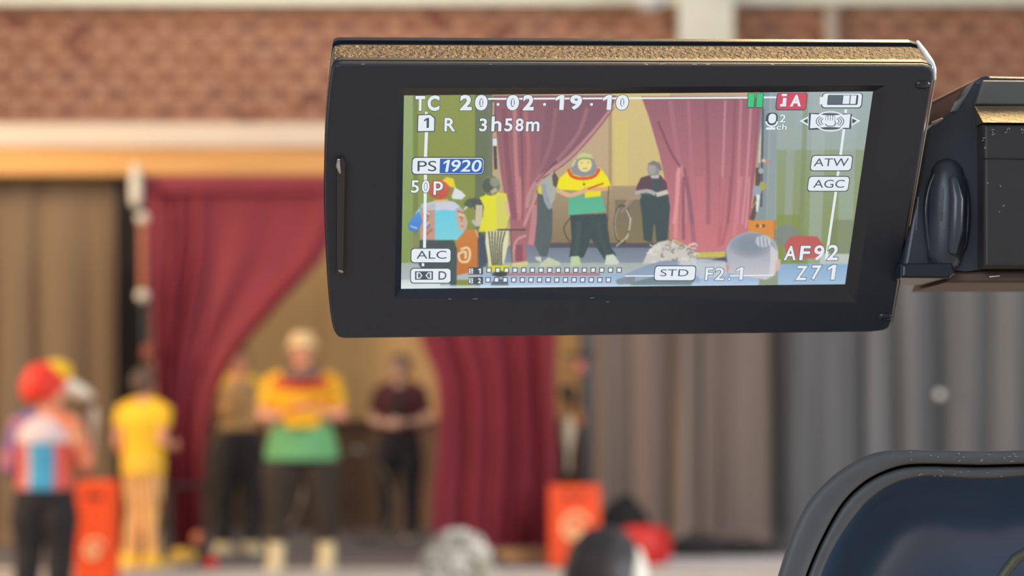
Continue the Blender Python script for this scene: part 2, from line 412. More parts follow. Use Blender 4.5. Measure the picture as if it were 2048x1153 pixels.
def person(name, label, x, y, z, H, rz, arms, g=1.0, skin=None, legs=None, head_yaw=0.0, head_pitch=0.0, shirt=None, sleeve=0.45,
           hem=.90, trousers=None, leg_w=1.0, shoes=None, shoe_k=1.0, sock=.05, tcut=1.0, eyes=True, group=None, sleeve_mat=None, shirt_g=1.0, chest=1.0, nofeet=False, hs=1.1):
    s = H / 1.75
    root = empty(name, (x, y, z), rz); tag(root, label, 'person', group)
    skin = skin or M_skin
    legs = legs or {-1: [(-.095, 0, .93), (-.115, -.01, .72), (-.12, -.02, .50), (-.12, .01, .34), (-.12, .015, .09)],
                    1: [(.095, 0, .93), (.115, -.01, .72), (.12, -.02, .50), (.12, .01, .34), (.12, .015, .09)]}
    TZ = [(.90, .162, .118), (.98, .160, .115), (1.08, .148, .105), (1.20, .156, .112), (1.32, .172, .118), (1.41, .150, .095), (1.465, .075, .065)]
    hz = legs[1][0][2] - .93          # seated: whole trunk shifts
    sc = lambda p: Vector(p) * s
    up = lambda p: Vector((p[0], p[1], p[2] + hz)) * s
    bm = bmesh.new()
    tube(bm, [up((0, 0, q[0])) for q in TZ], [(q[1] * g * s, q[2] * g * s) if i < 5 else (q[1] * s, q[2] * s) for i, q in enumerate(TZ)], 20, side=(1, 0, 0))
    tube(bm, [up((0, .012, 1.42)), up((0, .0, 1.50)), up((0, -.012, 1.575))], [.062 * s, .054 * s, .056 * s], 14)
    HB = Matrix.Translation(up((0, -.005, 1.56))) @ Matrix.Rotation(head_yaw, 4, 'Z') @ Matrix.Rotation(head_pitch, 4, 'X')
    hd = lambda p: HB @ (Vector((p[0], p[1] + .005, p[2] - 1.56 - .012)) * s * hs)
    nv0 = len(bm.verts)
    def hball(c, r, sub=3):
        vs = ball(bm, (0, 0, 0), 1.0, sub)
        for v in vs: v.co = hd((c[0] + v.co.x * r[0], c[1] + v.co.y * r[1], c[2] + v.co.z * r[2]))
    hball((0, .0, 1.655), (.076, .094, .098)); hball((0, -.03, 1.62), (.066, .07, .085)); hball((0, -.045, 1.572), (.050, .050, .042))
    hball((0, -.085, 1.668), (.052, .022, .014), 2)
    for q in (-1, 1):
        hball((q * .079, .008, 1.63), (.012, .022, .032), 2); hball((q * .036, -.083, 1.615), (.024, .018, .02), 2)
    tube(bm, [hd((0, -.096, 1.658)), hd((0, -.113, 1.632)), hd((0, -.118, 1.614))], [.009 * s, .012 * s, .016 * s], 8)
    for sd in (-1, 1):
        L = legs[sd]
        tube(bm, [sc(p) for p in L], [r * s * (g if i < 2 else 1) for i, r in enumerate((.098, .082, .060, .056, .038))], 14)
        a = Vector(L[4])
        tube(bm, [sc(a + Vector((0, .045, -.045))), sc(a + Vector((0, -.02, -.045))), sc(a + Vector((0, -.10, -.058))), sc(a + Vector((0, -.16, -.064)))],
             [(.034 * s, .036 * s), (.038 * s, .040 * s), (.044 * s, .026 * s), (.036 * s, .018 * s)], 12, side=(1, 0, 0))
        A = arms[sd]
        sh = Vector((sd * .185 * (0.5 + 0.5 * g) * chest, 0, 1.395 + hz)); el = Vector(A['el']); wr = Vector(A['wr'])
        el = el + Vector((0, 0, hz)); wr = wr + Vector((0, 0, hz))
        tube(bm, [sc(sh + Vector((-sd * .06, 0, .0))), sc(sh), sc(sh.lerp(el, .5)), sc(el), sc(el.lerp(wr, .35)), sc(wr)],
             [.062 * s, .060 * s, .048 * s, .040 * s, .041 * s, .027 * s], 12)
        hand(bm, sc(wr), A.get('d', wr - el), A.get('n', (-sd, 0, 0)), A.get('t', sd), s, A.get('curl', .8))
        A['_p'] = (sh, el, wr)
        tube(bm, [up((sd * .03, .01, 1.485)), up((sd * .10, .006, 1.452)), sc(sh + Vector((-sd * .02, 0, .005)))], [.045 * s, .05 * s, .055 * s], 12)
    body = from_bm('body', bm, skin, root); remesh(body, .0075 * s, 2)
    if eyes:
        for q in (-1, 1):
            bm = bmesh.new(); vs = ball(bm, (0, 0, 0), 1.0, 2)
            for v in vs: v.co = hd((q * .033 + v.co.x * .0135, -.0895 + v.co.y * .010, 1.645 + v.co.z * .0095))
            e = from_bm('eye', bm, M_eye, root, True)
            bm = bmesh.new(); vs = ball(bm, (0, 0, 0), 1.0, 2)
            for v in vs: v.co = hd((q * .033 + v.co.x * .0065, -.0965 + v.co.y * .0045, 1.645 + v.co.z * .0065))
            from_bm('iris', bm, M_iris, e, True)
            bm = bmesh.new(); tube(bm, [hd((q * .018, -.104, 1.666)), hd((q * .034, -.106, 1.672)), hd((q * .052, -.095, 1.666))], [.004 * s] * 3, 6)
            from_bm('eyebrow', bm, M_iris, root, True)
        bm = bmesh.new(); tube(bm, [hd((-.022, -.094, 1.584)), hd((-.008, -.101, 1.586)), hd((0, -.102, 1.584)), hd((.008, -.101, 1.586)), hd((.022, -.094, 1.584))],
                               [.003 * s, .006 * s, .0065 * s, .006 * s, .003 * s], 8); from_bm('mouth', bm, M_lip, root, True)
    if shirt:
        bm = bmesh.new()
        zs = [hem, .98, 1.08, 1.20, 1.32, 1.41, 1.455]
        zs = [q for q in zs if q >= hem]
        def rr(zq):
            a = np.interp(zq, [q[0] for q in TZ], [q[1] for q in TZ]); b = np.interp(zq, [q[0] for q in TZ], [q[2] for q in TZ])
            k = g * shirt_g if zq < 1.38 else 1.0
            return (a * k + .020) * s, (b * k + .020) * s
        tube(bm, [up((0, 0, q)) for q in zs], [rr(q) for q in zs], 24, side=(1, 0, 0), caps=False)
        so = from_bm('shirt', bm, shirt, root)
        for sd in (-1, 1):
            sh, el, wr = arms[sd]['_p']
            pts = [sh + Vector((-sd * .07, 0, .005)), sh + Vector((0, 0, .004)), sh.lerp(el, .5)]; rad = [.078, .080, .070]
            if sleeve > .5: pts += [sh.lerp(el, min(1, sleeve * 1.0))]; rad += [.064]
            if sleeve > 1.0: pts += [el.lerp(wr, min(1, sleeve - 1))]; rad += [.050]
            bmm = bmesh.new(); tube(bmm, [sc(p) for p in pts], [r * s for r in rad], 16, caps=False)
            tube(bmm, [up((sd * .05, .01, 1.468)), up((sd * .11, .006, 1.448)), sc(sh + Vector((-sd * .02, 0, .006)))], [.056 * s, .066 * s, .074 * s], 12)
            if sleeve_mat: remesh(from_bm('sleeve', bmm, sleeve_mat[sd] if isinstance(sleeve_mat, dict) else sleeve_mat, root), .012 * s, 3)
            else:
                me = so.data; b2 = bmesh.new(); b2.from_mesh(me); tmp = bpy.data.meshes.new('t'); bmm.to_mesh(tmp); b2.from_mesh(tmp); b2.to_mesh(me); b2.free(); bmm.free()
                bpy.data.meshes.remove(tmp)
        remesh(so, .012 * s, 3)
    if trousers:
        bm = bmesh.new()
        tube(bm, [up((0, 0, q)) for q in (.86, .93, 1.0, 1.05)], [(.165 * g * s, .125 * g * s), (.18 * g * s, .135 * g * s), (.176 * g * s, .13 * g * s), (.165 * g * s, .122 * g * s)], 22, side=(1, 0, 0))
        for sd in (-1, 1):
            L = [Vector(p) for p in legs[sd]]; L[4] = L[3].lerp(L[4], tcut)
            tube(bm, [sc(p) for p in L], [(.104 * g) * s, .098 * g * leg_w * s, .082 * leg_w * s, .076 * leg_w * s, .066 * leg_w * s], 16, caps=False)
        to = from_bm('trousers', bm, trousers, root); remesh(to, .012 * s, 3)
    if shoes and not nofeet:
        for sd in (-1, 1):
            a = Vector(legs[sd][4]); k = shoe_k
            bm = bmesh.new()
            tube(bm, [sc(a + Vector((0, .065 * k, -.042))), sc(a + Vector((0, -.01, -.036))), sc(a + Vector((0, -.10 * k, -.050))), sc(a + Vector((0, -.185 * k, -.056)))],
                 [(.044 * s * k, .044 * s), (.048 * s * k, .052 * s), (.056 * s * k, .036 * s), (.046 * s * k, .026 * s)], 14, side=(1, 0, 0))
            tube(bm, [sc(a + Vector((0, .015, -.03))), sc(a + Vector((0, .012, sock)))], [.050 * s * k, .048 * s * k], 12, caps=False)
            so = from_bm('shoe', bm, shoes, root); remesh(so, .01 * s, 2)
            bm = bmesh.new(); box(bm, (a.x - .052 * k) * s, (a.x + .052 * k) * s, (a.y - .20 * k) * s, (a.y + .09 * k) * s, (a.z - .0895) * s, (a.z - .068) * s, .008)
            from_bm('sole', bm, mat('pale_sole', (224, 218, 196), .6, .05), so)
    root['_s'] = s
    return root, hd, s, up
def cleanup(root):
    if '_s' in root: del root['_s']

def hair_cap(root, hd, m, name='hair', back=1.0, low=1.60, puff=0.012, lumps=0, seed=1, front=-.06):
    bm = bmesh.new(); vs = ball(bm, (0, 0, 0), 1.0, 4); rnd = random.Random(seed)
    for v in vs:
        n = mnoise.noise(Vector(v.co) * (6 if lumps else 3) + Vector((seed, 0, 0)))
        k = 1 + n * (.16 if lumps else .05)
        c = Vector((v.co.x * (.080 + puff) * k, .006 + v.co.y * (.097 + puff) * k, 1.657 + v.co.z * (.101 + puff) * k))
        lim = low if c.y > 0 else low + (c.y / -.09) * .10
        if c.z < lim: c.z = lim + (c.z - lim) * .15
        if c.y < front and c.z < 1.70: c.y = front + (c.y - front) * .2
        v.co = hd(c)
    return from_bm(name, bm, m, root, True)

def px_x(px, Y): return at(px, 800, Y).x

# --- central performer in the yellow and green shirt
M_yel = mat('yellow_shirt', (242, 178, 30), 0.8, 0.08, 5)
M_green = mat('green_cloth', (108, 176, 120), 0.8, 0.06, 5)
M_dkbrown = mat('dark_brown_cloth', (56, 46, 42), 0.85, 0.15, 5)
M_redtrim = mat('red_trim', (196, 44, 40), 0.7, 0.06)
M_collar = mat('grey_collar', (104, 84, 92), 0.8, 0.1)
M_hat = mat('straw_hat', (226, 190, 140), 0.8, 0.08, 30)
M_shoe_c = mat('cream_shoe', (232, 214, 170), 0.7, 0.06)
YP = 14.95
arms = {-1: dict(el=(-.30, -.10, 1.14), wr=(-.05, -.27, 1.16), d=(1, -.1, .0), n=(0, .9, -.3), t=1, curl=.7),
        1: dict(el=(.30, -.10, 1.14), wr=(.08, -.28, 1.19), d=(-1, -.15, .05), n=(0, .9, -.3), t=-1, curl=.7)}
legs = {-1: [(-.10, 0, .93), (-.15, -.01, .72), (-.175, -.02, .50), (-.185, .01, .34), (-.19, .015, .09)],
        1: [(.10, 0, .93), (.15, -.01, .72), (.175, -.02, .50), (.185, .01, .34), (.19, .015, .09)]}
r, hd, s, up = person('person', 'person in yellow shirt, green apron and pale hat standing centre stage', px_x(604, YP), YP, ZS, 1.735, 0.05,
                      arms, g=1.28, legs=legs, shirt=M_yel, sleeve=.72, hem=1.10, trousers=M_dkbrown, leg_w=1.28, shoes=M_shoe_c, shirt_g=1.04, chest=1.04, shoe_k=1.3, sock=.15, tcut=.5)
bm = bmesh.new()
tube(bm, [up((0, 0, q)) for q in (.82, .90, 1.0, 1.08, 1.13)], [(.280 * s, .222 * s), (.272 * s, .214 * s), (.250 * s, .194 * s), (.222 * s, .168 * s), (.215 * s, .162 * s)], 26, side=(1, 0, 0), caps=False)
remesh(from_bm('apron', bm, M_green, r), .012, 3)
bm = bmesh.new()
for rad, zz, rr_, mm in ((.150, 1.425, .034, 0),):
    tube(bm, [up((rad * 1.30 * math.cos(t), -.012 + rad * math.sin(t), zz + .055 * math.sin(t))) for t in np.linspace(0, 2 * math.pi, 25)], [rr_ * s] * 25, 10)
remesh(from_bm('trim', bm, M_redtrim, r), .010, 2)
bm = bmesh.new()
tube(bm, [up((.118 * math.cos(t), -.012 + .098 * math.sin(t), 1.478 + .03 * math.sin(t))) for t in np.linspace(0, 2 * math.pi, 25)], [.042 * s] * 25, 10)
remesh(from_bm('collar', bm, M_collar, r), .010, 2)
bm = bmesh.new()
hatp = [(.0, 1.775), (.05, 1.772), (.078, 1.752), (.09, 1.715), (.094, 1.690), (.125, 1.676), (.128, 1.668), (.09, 1.676), (.084, 1.70), (.0, 1.745)]
rings = []
for q, zq in hatp:
    rings.append([bm.verts.new(hd((q * math.cos(t), q * 1.12 * math.sin(t), zq))) for t in (2 * math.pi * k / 28 for k in range(28))])
for a, b in zip(rings, rings[1:]):
    for k in range(28):
        bm.faces.new((a[k], a[(k + 1) % 28], b[(k + 1) % 28], b[k]))
from_bm('hat', bm, M_hat, r, True)
hair_cap(r, hd, mat('brown_hair', (84, 60, 46), .7, .2, 40), low=1.60, puff=.002, front=-.02)
cleanup(r)
Pc = Vector((px_x(604, YP), YP, ZS))
cl = empty('yellow_cloth', Pc + Vector((.03, -.315, 1.135))); tag(cl, 'folded yellow cloth held in front of the green apron', 'cloth')
bm = bmesh.new()
for k in range(4):
    box(bm, -.13 + .008 * k, .13 - .01 * k, -.02 + .006 * k, .035, -.075 + .006 * k, .045 - .008 * k, .014)
remesh(from_bm('folds', bm, M_yel, cl), .009, 2)
bt = empty('red_baton', Pc + Vector((.08, -.375, 1.22))); tag(bt, 'thin red baton held across the yellow shirt', 'baton')
bm = bmesh.new(); tube(bm, [(-.17, 0, -.05), (.19, -.01, .06)], [.012, .012], 10); from_bm('rod', bm, M_redtrim, bt, True)
bm = bmesh.new(); tube(bm, [(.17, -.009, .054), (.21, -.011, .066)], [.015, .015], 10); from_bm('tip', bm, M_blackm, bt, True)

# --- performer in black and maroon at the back
YK = 18.4
M_maroon = mat('maroon_cloth', (78, 34, 44), 0.85, 0.15, 6)
M_navy = mat('navy_cloth', (34, 34, 46), 0.85, 0.1, 6)
arms = {-1: dict(el=(-.27, -.02, 1.12), wr=(-.08, -.25, 1.10), d=(1, -.25, .02), n=(0, .8, -.4), t=1, curl=.6),
        1: dict(el=(.27, -.02, 1.12), wr=(.08, -.25, 1.10), d=(-1, -.25, .02), n=(0, .8, -.4), t=-1, curl=.6)}
r, hd, s, up = person('person', 'person in dark maroon shirt and black trousers at the back of the stage', px_x(800, YK), YK, ZS, 1.66, -.15,
                      arms, g=1.1, shirt=M_maroon, sleeve=.7, hem=.98, trousers=M_navy, leg_w=1.1, shoes=M_black, skin=M_skin2)
bm = bmesh.new(); tube(bm, [up((0, -.075, q)) for q in (1.0, 1.15, 1.3, 1.40)], [(.085 * s, .085 * s)] * 3 + [(.07 * s, .05 * s)], 16, side=(1, 0, 0))
remesh(from_bm('shirt_front', bm, M_black, r), .012, 2)
hair_cap(r, hd, mat('dark_hair', (52, 44, 44), .7, .2, 40), low=1.59, puff=.010, front=-.045)
cleanup(r)
pq = Vector((px_x(800, YK), YK, ZS))
pc = empty('paper_sheet', pq + Vector((.05, -.27, 1.055))); tag(pc, 'small pale paper held by the person in maroon', 'paper')
boxobj('sheet', -.07, .07, -.05, .05, 0, .004, M_white, pc, .001)

# --- performer half hidden behind the swept red curtain
YH = 16.55
M_greyv = mat('grey_vest', (96, 88, 80), .85, .1)
arms = {-1: dict(el=(-.26, -.03, 1.13), wr=(-.20, -.24, 1.25), d=(.2, -.5, .8), n=(1, 0, 0), t=1),
        1: dict(el=(.26, -.02, 1.13), wr=(.27, -.16, .96), d=(.1, -.5, -.6), n=(-1, 0, 0), t=-1)}
r, hd, s, up = person('person', 'person in yellow sleeves and black trousers half hidden by the red curtain', px_x(477, YH), YH, ZS, 1.70, .25,
                      arms, g=1.05, shirt=mat('tan_vest', (206, 160, 104), .85, .1, 5, rgb2=(150, 128, 96)), sleeve_mat=mat('yellow_sleeve', (236, 186, 60), .8, .08), sleeve=.85, hem=1.04, trousers=M_black, leg_w=1.25, shoes=M_shoe_c, skin=M_skin, shoe_k=1.5)
hair_cap(r, hd, mat('olive_hair', (120, 98, 62), .7, .2, 40), low=1.60, puff=.012, front=-.05)
cleanup(r)

# --- performer in the yellow vest, seen from behind
YV = 15.0
M_vest = mat('yellow_vest', (246, 196, 40), .75, .06, 5)
def stripes(name, c1, c2, freq, width):
    m = bpy.data.materials.new(name); m.use_nodes = True; nt = m.node_tree; N = nt.nodes; L = nt.links; b = N['Principled BSDF']
    tc = N.new('ShaderNodeTexCoord'); sx = N.new('ShaderNodeSeparateXYZ'); L.new(tc.outputs['Object'], sx.inputs[0])
    mu = N.new('ShaderNodeMath'); mu.operation = 'MULTIPLY'; mu.inputs[1].default_value = freq; L.new(sx.outputs[0], mu.inputs[0])
    fr = N.new('ShaderNodeMath'); fr.operation = 'FRACT'; L.new(mu.outputs[0], fr.inputs[0])
    lt = N.new('ShaderNodeMath'); lt.operation = 'LESS_THAN'; lt.inputs[1].default_value = width; L.new(fr.outputs[0], lt.inputs[0])
    mx = N.new('ShaderNodeMix'); mx.data_type = 'RGBA'; L.new(lt.outputs[0], mx.inputs[0])
    mx.inputs[6].default_value = (*lin(c1), 1); mx.inputs[7].default_value = (*lin(c2), 1)
    L.new(mx.outputs[2], b.inputs['Base Color']); b.inputs['Roughness'].default_value = .8
    return m
M_str = stripes('striped_cloth', (244, 190, 122), (92, 70, 50), 22, .22)
arms = {-1: dict(el=(-.20, .06, 1.12), wr=(-.20, -.20, 1.08), d=(0, -1, .1), n=(1, 0, 0), t=1),
        1: dict(el=(.24, .03, 1.12), wr=(.24, -.12, .98), d=(0, -.8, -.3), n=(-1, 0, 0), t=-1)}
legs = {-1: [(-.07, 0, .93), (-.075, -.01, .72), (-.075, -.02, .50), (-.09, .01, .34), (-.11, .015, .09)],
        1: [(.07, 0, .93), (.075, -.01, .72), (.075, -.02, .50), (.09, .01, .34), (.11, .015, .09)]}
M_yshoe = mat('yellow_shoe', (246, 200, 70), .6, .05)
r, hd, s, up = person('person', 'person in yellow vest and striped trousers seen from behind', px_x(288, YV), YV, ZS, 1.47, math.pi - .25,
                      arms, g=1.12, legs=legs, shirt=M_vest, sleeve=.12, hem=.84, trousers=M_str, leg_w=.98, shoes=M_yshoe, shirt_g=1.0, head_yaw=-.3, shoe_k=1.7)
hair_cap(r, hd, mat('ash_hair', (98, 78, 66), .8, .25, 40), low=1.55, puff=.014, front=-.05, lumps=1, seed=7)
cleanup(r)

# --- performer in the patterned jacket with a red and yellow cap, seen from behind
YJ = 13.75
def patch_mat():
    m = bpy.data.materials.new('patchwork_jacket'); m.use_nodes = True; nt = m.node_tree; N = nt.nodes; L = nt.links; b = N['Principled BSDF']
    tc = N.new('ShaderNodeTexCoord'); sx = N.new('ShaderNodeSeparateXYZ'); L.new(tc.outputs['Object'], sx.inputs[0])
    ax = N.new('ShaderNodeValToRGB'); ax.color_ramp.interpolation = 'CONSTANT'
    mr = N.new('ShaderNodeMapRange'); mr.inputs[1].default_value = -.26; mr.inputs[2].default_value = .26; L.new(sx.outputs[0], mr.inputs[0]); L.new(mr.outputs[0], ax.inputs[0])
    E = ax.color_ramp.elements; E[0].color = (*lin((222, 96, 84)), 1); E[0].position = 0
    E[1].position = .30; E[1].color = (*lin((74, 168, 208)), 1)
    e = E.new(.62); e.color = (*lin((206, 186, 196)), 1); e = E.new(.66); e.color = (*lin((214, 108, 104)), 1)
    vz = N.new('ShaderNodeMath'); vz.operation = 'GREATER_THAN'; vz.inputs[1].default_value = 1.21; L.new(sx.outputs[2], vz.inputs[0])
    mx = N.new('ShaderNodeMix'); mx.data_type = 'RGBA'; L.new(vz.outputs[0], mx.inputs[0]); L.new(ax.outputs[0], mx.inputs[6]); mx.inputs[7].default_value = (*lin((222, 202, 206)), 1)
    L.new(mx.outputs[2], b.inputs['Base Color']); b.inputs['Roughness'].default_value = .75
    return m
M_jk = patch_mat()
M_sl_r = mat('red_pattern_sleeve', (226, 92, 70), .75, .1, 9, rgb2=(236, 176, 130))
M_sl_l = mat('blue_pattern_sleeve', (60, 92, 170), .75, .1, 9, rgb2=(210, 120, 120))
arms = {-1: dict(el=(-.31, .03, 1.12), wr=(-.25, -.16, 1.24), d=(.1, -.7, .6), n=(1, 0, 0), t=1),
        1: dict(el=(.27, .03, 1.10), wr=(.24, -.16, 1.02), d=(0, -1, 0), n=(-1, 0, 0), t=-1)}
r, hd, s, up = person('person', 'person in colourful patchwork jacket and red cap with white bill, seen from behind', px_x(92, YJ), YJ, ZS - .24, 1.66, math.pi - .1,
                      arms, g=1.12, shirt=M_jk, sleeve=1.75, sleeve_mat={-1: M_sl_r, 1: M_sl_l}, hem=.93, trousers=M_black, leg_w=1.25, shoes=M_black, head_yaw=-.95, shirt_g=1.05, hs=1.36)
hair_cap(r, hd, mat('cap_red', (232, 52, 34), .6, .06), 'cap', low=1.585, puff=.030, front=-.10)
bm = bmesh.new(); vs = ball(bm, (0, 0, 0), 1.0, 3)
for v in vs: v.co = hd((v.co.x * .082, -.060 + v.co.y * .085, 1.735 + v.co.z * .066))
from_bm('cap_panel', bm, mat('cap_yellow', (250, 200, 40), .6, .05), r, True)
bm = bmesh.new(); vs = ball(bm, (0, 0, 0), 1.0, 3)
for v in vs: v.co = hd((v.co.x * .078 * (1 + .25 * v.co.y), -.165 + v.co.y * .10, 1.640 + v.co.z * .048 * (1 + .35 * v.co.y) + .035 * v.co.y))
from_bm('cap_bill', bm, mat('cap_white', (248, 238, 222), .6, .03), r, True)
cleanup(r)
hx = px_x(185, YJ - .2)
cb = empty('pale_club', at(186, 872, YJ + .12)); tag(cb, 'pale juggling club held up by the person in the patchwork jacket', 'club')
bm = bmesh.new(); lathe(bm, [(.012, -.10), (.016, -.09), (.011, -.05), (.014, .02), (.034, .10), (.036, .14), (.020, .19), (.008, .20)], 16); from_bm('club', bm, M_cream, cb, True)

# --- seated audience in front
def chair(x, y, label, rz=math.pi):
    c_ = empty('audience_chair', (x, y, 0), rz); tag(c_, label, 'chair', 'audience chairs')
    for sx in (-1, 1):
        for sy in (-.2, .2):
            bm = bmesh.new(); top = .44 if sy < 0 else .80
            tube(bm, [(sx * .19, sy * 1.05, 0), (sx * .19, sy, .44)] + ([(sx * .185, .25, .82)] if sy > 0 else []), [.012] * (2 if sy < 0 else 3), 8); from_bm('leg', bm, M_blackm, c_, True)
    boxobj('seat', -.21, .21, -.22, .20, .44, .465, M_black, c_, .01)
    boxobj('backrest', -.20, .20, .225, .245, .60, .82, M_black, c_, .008)
    return c_
seat_legs = {q: [(q * .09, .0, .575), (q * .10, -.20, .57), (q * .11, -.42, .52), (q * .11, -.40, .34), (q * .11, -.36, .09)] for q in (-1, 1)}
def seat_arms():
    return {q: dict(el=(q * .25, -.08, 1.10), wr=(q * .14, -.30, .99), d=(-q * .3, -1, -.1), n=(0, 0, -1), t=-q) for q in (-1, 1)}
YA = 4.25
ztop1 = at(1208, 1042, YA).z
Ha = (ztop1 / (1.79 - .355)) * 1.75
r, hd, s, up = person('person', 'seated person with short dark hair greying at the side, seen from behind', px_x(1208, YA), YA, 0, Ha, math.pi,
                      seat_arms(), legs={k: list(v) for k, v in seat_legs.items()}, shirt=mat('blue_shirt', (96, 132, 178), .8, .05), sleeve=.6, hem=.92,
                      trousers=M_navy, shoes=M_black, skin=M_skin2)
hair_cap(r, hd, mat('greying_hair', (66, 60, 62), .55, .25, 30, rgb2=(38, 34, 36)), low=1.585, puff=.012, front=-.05)
cleanup(r)
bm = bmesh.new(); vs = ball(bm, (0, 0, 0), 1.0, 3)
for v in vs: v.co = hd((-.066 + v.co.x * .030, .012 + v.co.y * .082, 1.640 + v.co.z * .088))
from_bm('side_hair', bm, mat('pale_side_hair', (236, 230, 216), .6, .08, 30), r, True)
chair(px_x(1208, YA), YA, 'black chair under the short haired audience member')
YA2 = 5.5
ztop2 = at(915, 1066, YA2).z
Ha2 = (ztop2 / (1.80 - .355)) * 1.75
r, hd, s, up = person('person', 'seated person with pale grey curly hair, seen from behind', px_x(918, YA2), YA2, 0, Ha2, math.pi,
                      seat_arms(), legs={k: list(v) for k, v in seat_legs.items()}, shirt=mat('slate_shirt', (84, 96, 120), .8, .05), sleeve=.6, hem=.92,
                      trousers=M_black, shoes=M_black, skin=M_skin2)
M_curl = mat('grey_curls', (246, 240, 226), .6, .1, 12, rgb2=(160, 146, 126))
h = hair_cap(r, hd, M_curl, low=1.57, puff=.024, lumps=1, seed=3)
rnd = random.Random(12); bm = bmesh.new()
for k in range(90):
    th = rnd.uniform(0, 6.283); ph = rnd.uniform(-.2, 1.45)
    n_ = Vector((math.cos(th) * math.cos(ph), math.sin(th) * math.cos(ph), math.sin(ph)))
    if n_.y < -.5 and n_.z < .4: continue
    c0 = Vector((n_.x * .100, .006 + n_.y * .116, 1.657 + n_.z * .118)); t_ = n_.orthogonal().normalized(); b_ = n_.cross(t_)
    pts = [hd(c0 + (t_ * math.cos(q) + b_ * math.sin(q)) * .017 + n_ * (.004 + .003 * q)) for q in np.linspace(0, 6.5, 8)]
    tube(bm, pts, [.006] * 8, 5)
from_bm('curls', bm, M_curl, r, True)
cleanup(r)
chair(px_x(918, YA2), YA2, 'black chair under the curly haired audience member')

# ------------------------------------------------------------------ stage props
M_org = mat('orange_board', (250, 84, 30), .6, .05, 3)
M_emb = mat('cream_emblem', (248, 200, 150), .6, .04)
def orange_box(x0, x1, ytop, Y, depth, label):
    a, b = at(x0, ytop, Y), at(x1, ytop, Y)
    cxw = (a.x + b.x) / 2; hw = (b.x - a.x) / 2; zb = ZS if Y > YF else 0.0; hgt = a.z - zb
    o = empty('orange_box', (cxw, Y, zb)); tag(o, label, 'box', 'orange stage boxes')
    boxobj('case', -hw, hw, 0, depth, 0, hgt, M_org, o, .012)
    # swirl emblem, a flat raised cut-out
    k = hw * .62; zc = hgt * .46
    bm = bmesh.new()
    sp = [Vector((k * (1 - .10 * t) * .95 * math.cos(.5 + t), -.008, zc + k * (1.1 - .12 * t) * math.sin(.5 + t))) for t in np.linspace(0, 5.9, 30)]
    tube(bm, sp, [k * .17] * 30, 8)
    tube(bm, [sp[-1], Vector((k * .2, -.008, zc - k * .05)), Vector((-k * .12, -.008, zc - .02))], [k * .16] * 3, 8)
    from_bm('emblem', bm, M_emb, o, True)
    bm = bmesh.new(); lathe(bm, [(k * .55, -.004), (k * .55, .004)], 20)
    bmesh.ops.rotate(bm, verts=bm.verts, cent=(0, 0, 0), matrix=Matrix.Rotation(math.pi / 2, 3, 'X')); bmesh.ops.translate(bm, verts=bm.verts, vec=(0, -.002, zc))
    from_bm('emblem_disc', bm, mat('pale_orange', (252, 150, 96), .6, .04), o)
    for q in (-1, 0, 1):
        if q == 0: boxobj('lock_bar', -.012, .012, -.006, .004, hgt * .87, hgt * .90, M_dkbrown, o, .002)
        else:
            bm = bmesh.new(); ball(bm, (q * hw * .28, -.003, hgt * .885), (.026, .01, .022), 2); from_bm('lock', bm, M_dkbrown, o, True)
    return o
orange_box(152, 226, 964, 14.35, .30, 'tall orange box with cream emblem beside the person in the patchwork jacket')
orange_box(1098, 1200, 973, 15.2, .32, 'orange box with cream emblem at the foot of the right red curtain')
# red pouf, black bag and low black lumps by the right box
a = at(1292, 1140, 15.05)
pf = empty('red_pouf', (a.x, 15.25, ZS)); tag(pf, 'red rounded pouf behind the short haired audience member', 'pouf')
M_pf = mat('red_vinyl', (206, 40, 36), .45, .05)
hz_ = at(1292, 1052, 15.25).z - ZS
bm = bmesh.new(); lathe(bm, [(.10, 0), (.17, .01), (.205, hz_ * .3), (.215, hz_ * .5), (.19, hz_ * .8), (.15, hz_ * .97), (.05, hz_)], 28); from_bm('cushion', bm, M_pf, pf, True)
bm = bmesh.new(); tube(bm, [(.212 * math.cos(t), .212 * math.sin(t), hz_ * .55) for t in np.linspace(0, 6.2832, 33)], [.008] * 33, 6); from_bm('piping', bm, M_pf, pf, True)
bm = bmesh.new(); lathe(bm, [(.0, hz_ - .004), (.022, hz_ + .002), (.018, hz_ + .010), (.0, hz_ + .013)], 16); from_bm('button', bm, M_pf, pf, True)
def bag(x, Y, w_, h_, label, seed, d=.18):
    o = empty('bag_or_lump', (px_x(x, Y), Y, ZS)); tag(o, label, 'bag', 'black bag and lumps on the stage')
    bm = bmesh.new(); vs = ball(bm, (0, 0, 0), 1, 3)
    for v in vs:
        n = 1 + .18 * mnoise.noise(Vector(v.co) * 2 + Vector((seed, 0, 0)))
        v.co = Vector((v.co.x * w_ * n, v.co.y * d * n, max(0, h_ * .5 + v.co.z * h_ * .52 * n)))
    from_bm('sack', bm, M_black, o, True)
    bm = bmesh.new(); tube(bm, [(w_ * .4 * math.cos(t), -d * .3, h_ * .92 + .06 * math.sin(t)) for t in np.linspace(0, math.pi, 9)], [.010] * 9, 6); from_bm('strap', bm, M_blackm, o, True)
    return o
bag(1250, 16.3, .20, .46, 'tall black bag behind the red pouf', 1)
bag(1395, 16.0, .26, .17, 'low black lump right of the red pouf', 2)  # low black lump on the stage floor beside the pouf
bag(1480, 16.5, .30, .10, 'flat black lump under the taupe drape', 5)
# pale mat at the right
m0, m1 = at(1238, 1130, 15.6).x, at(1720, 1130, 15.6).x
mt = empty('floor_mat', ((m0 + m1) / 2, 15.4, ZS)); tag(mt, 'pale grey mat on the stage floor at the right', 'mat')
boxobj('mat_top', -(m1 - m0) / 2, (m1 - m0) / 2, -.46, .55, .0, .02, mat('pale_grey_mat', (206, 202, 204), .7, .03), mt, .006)
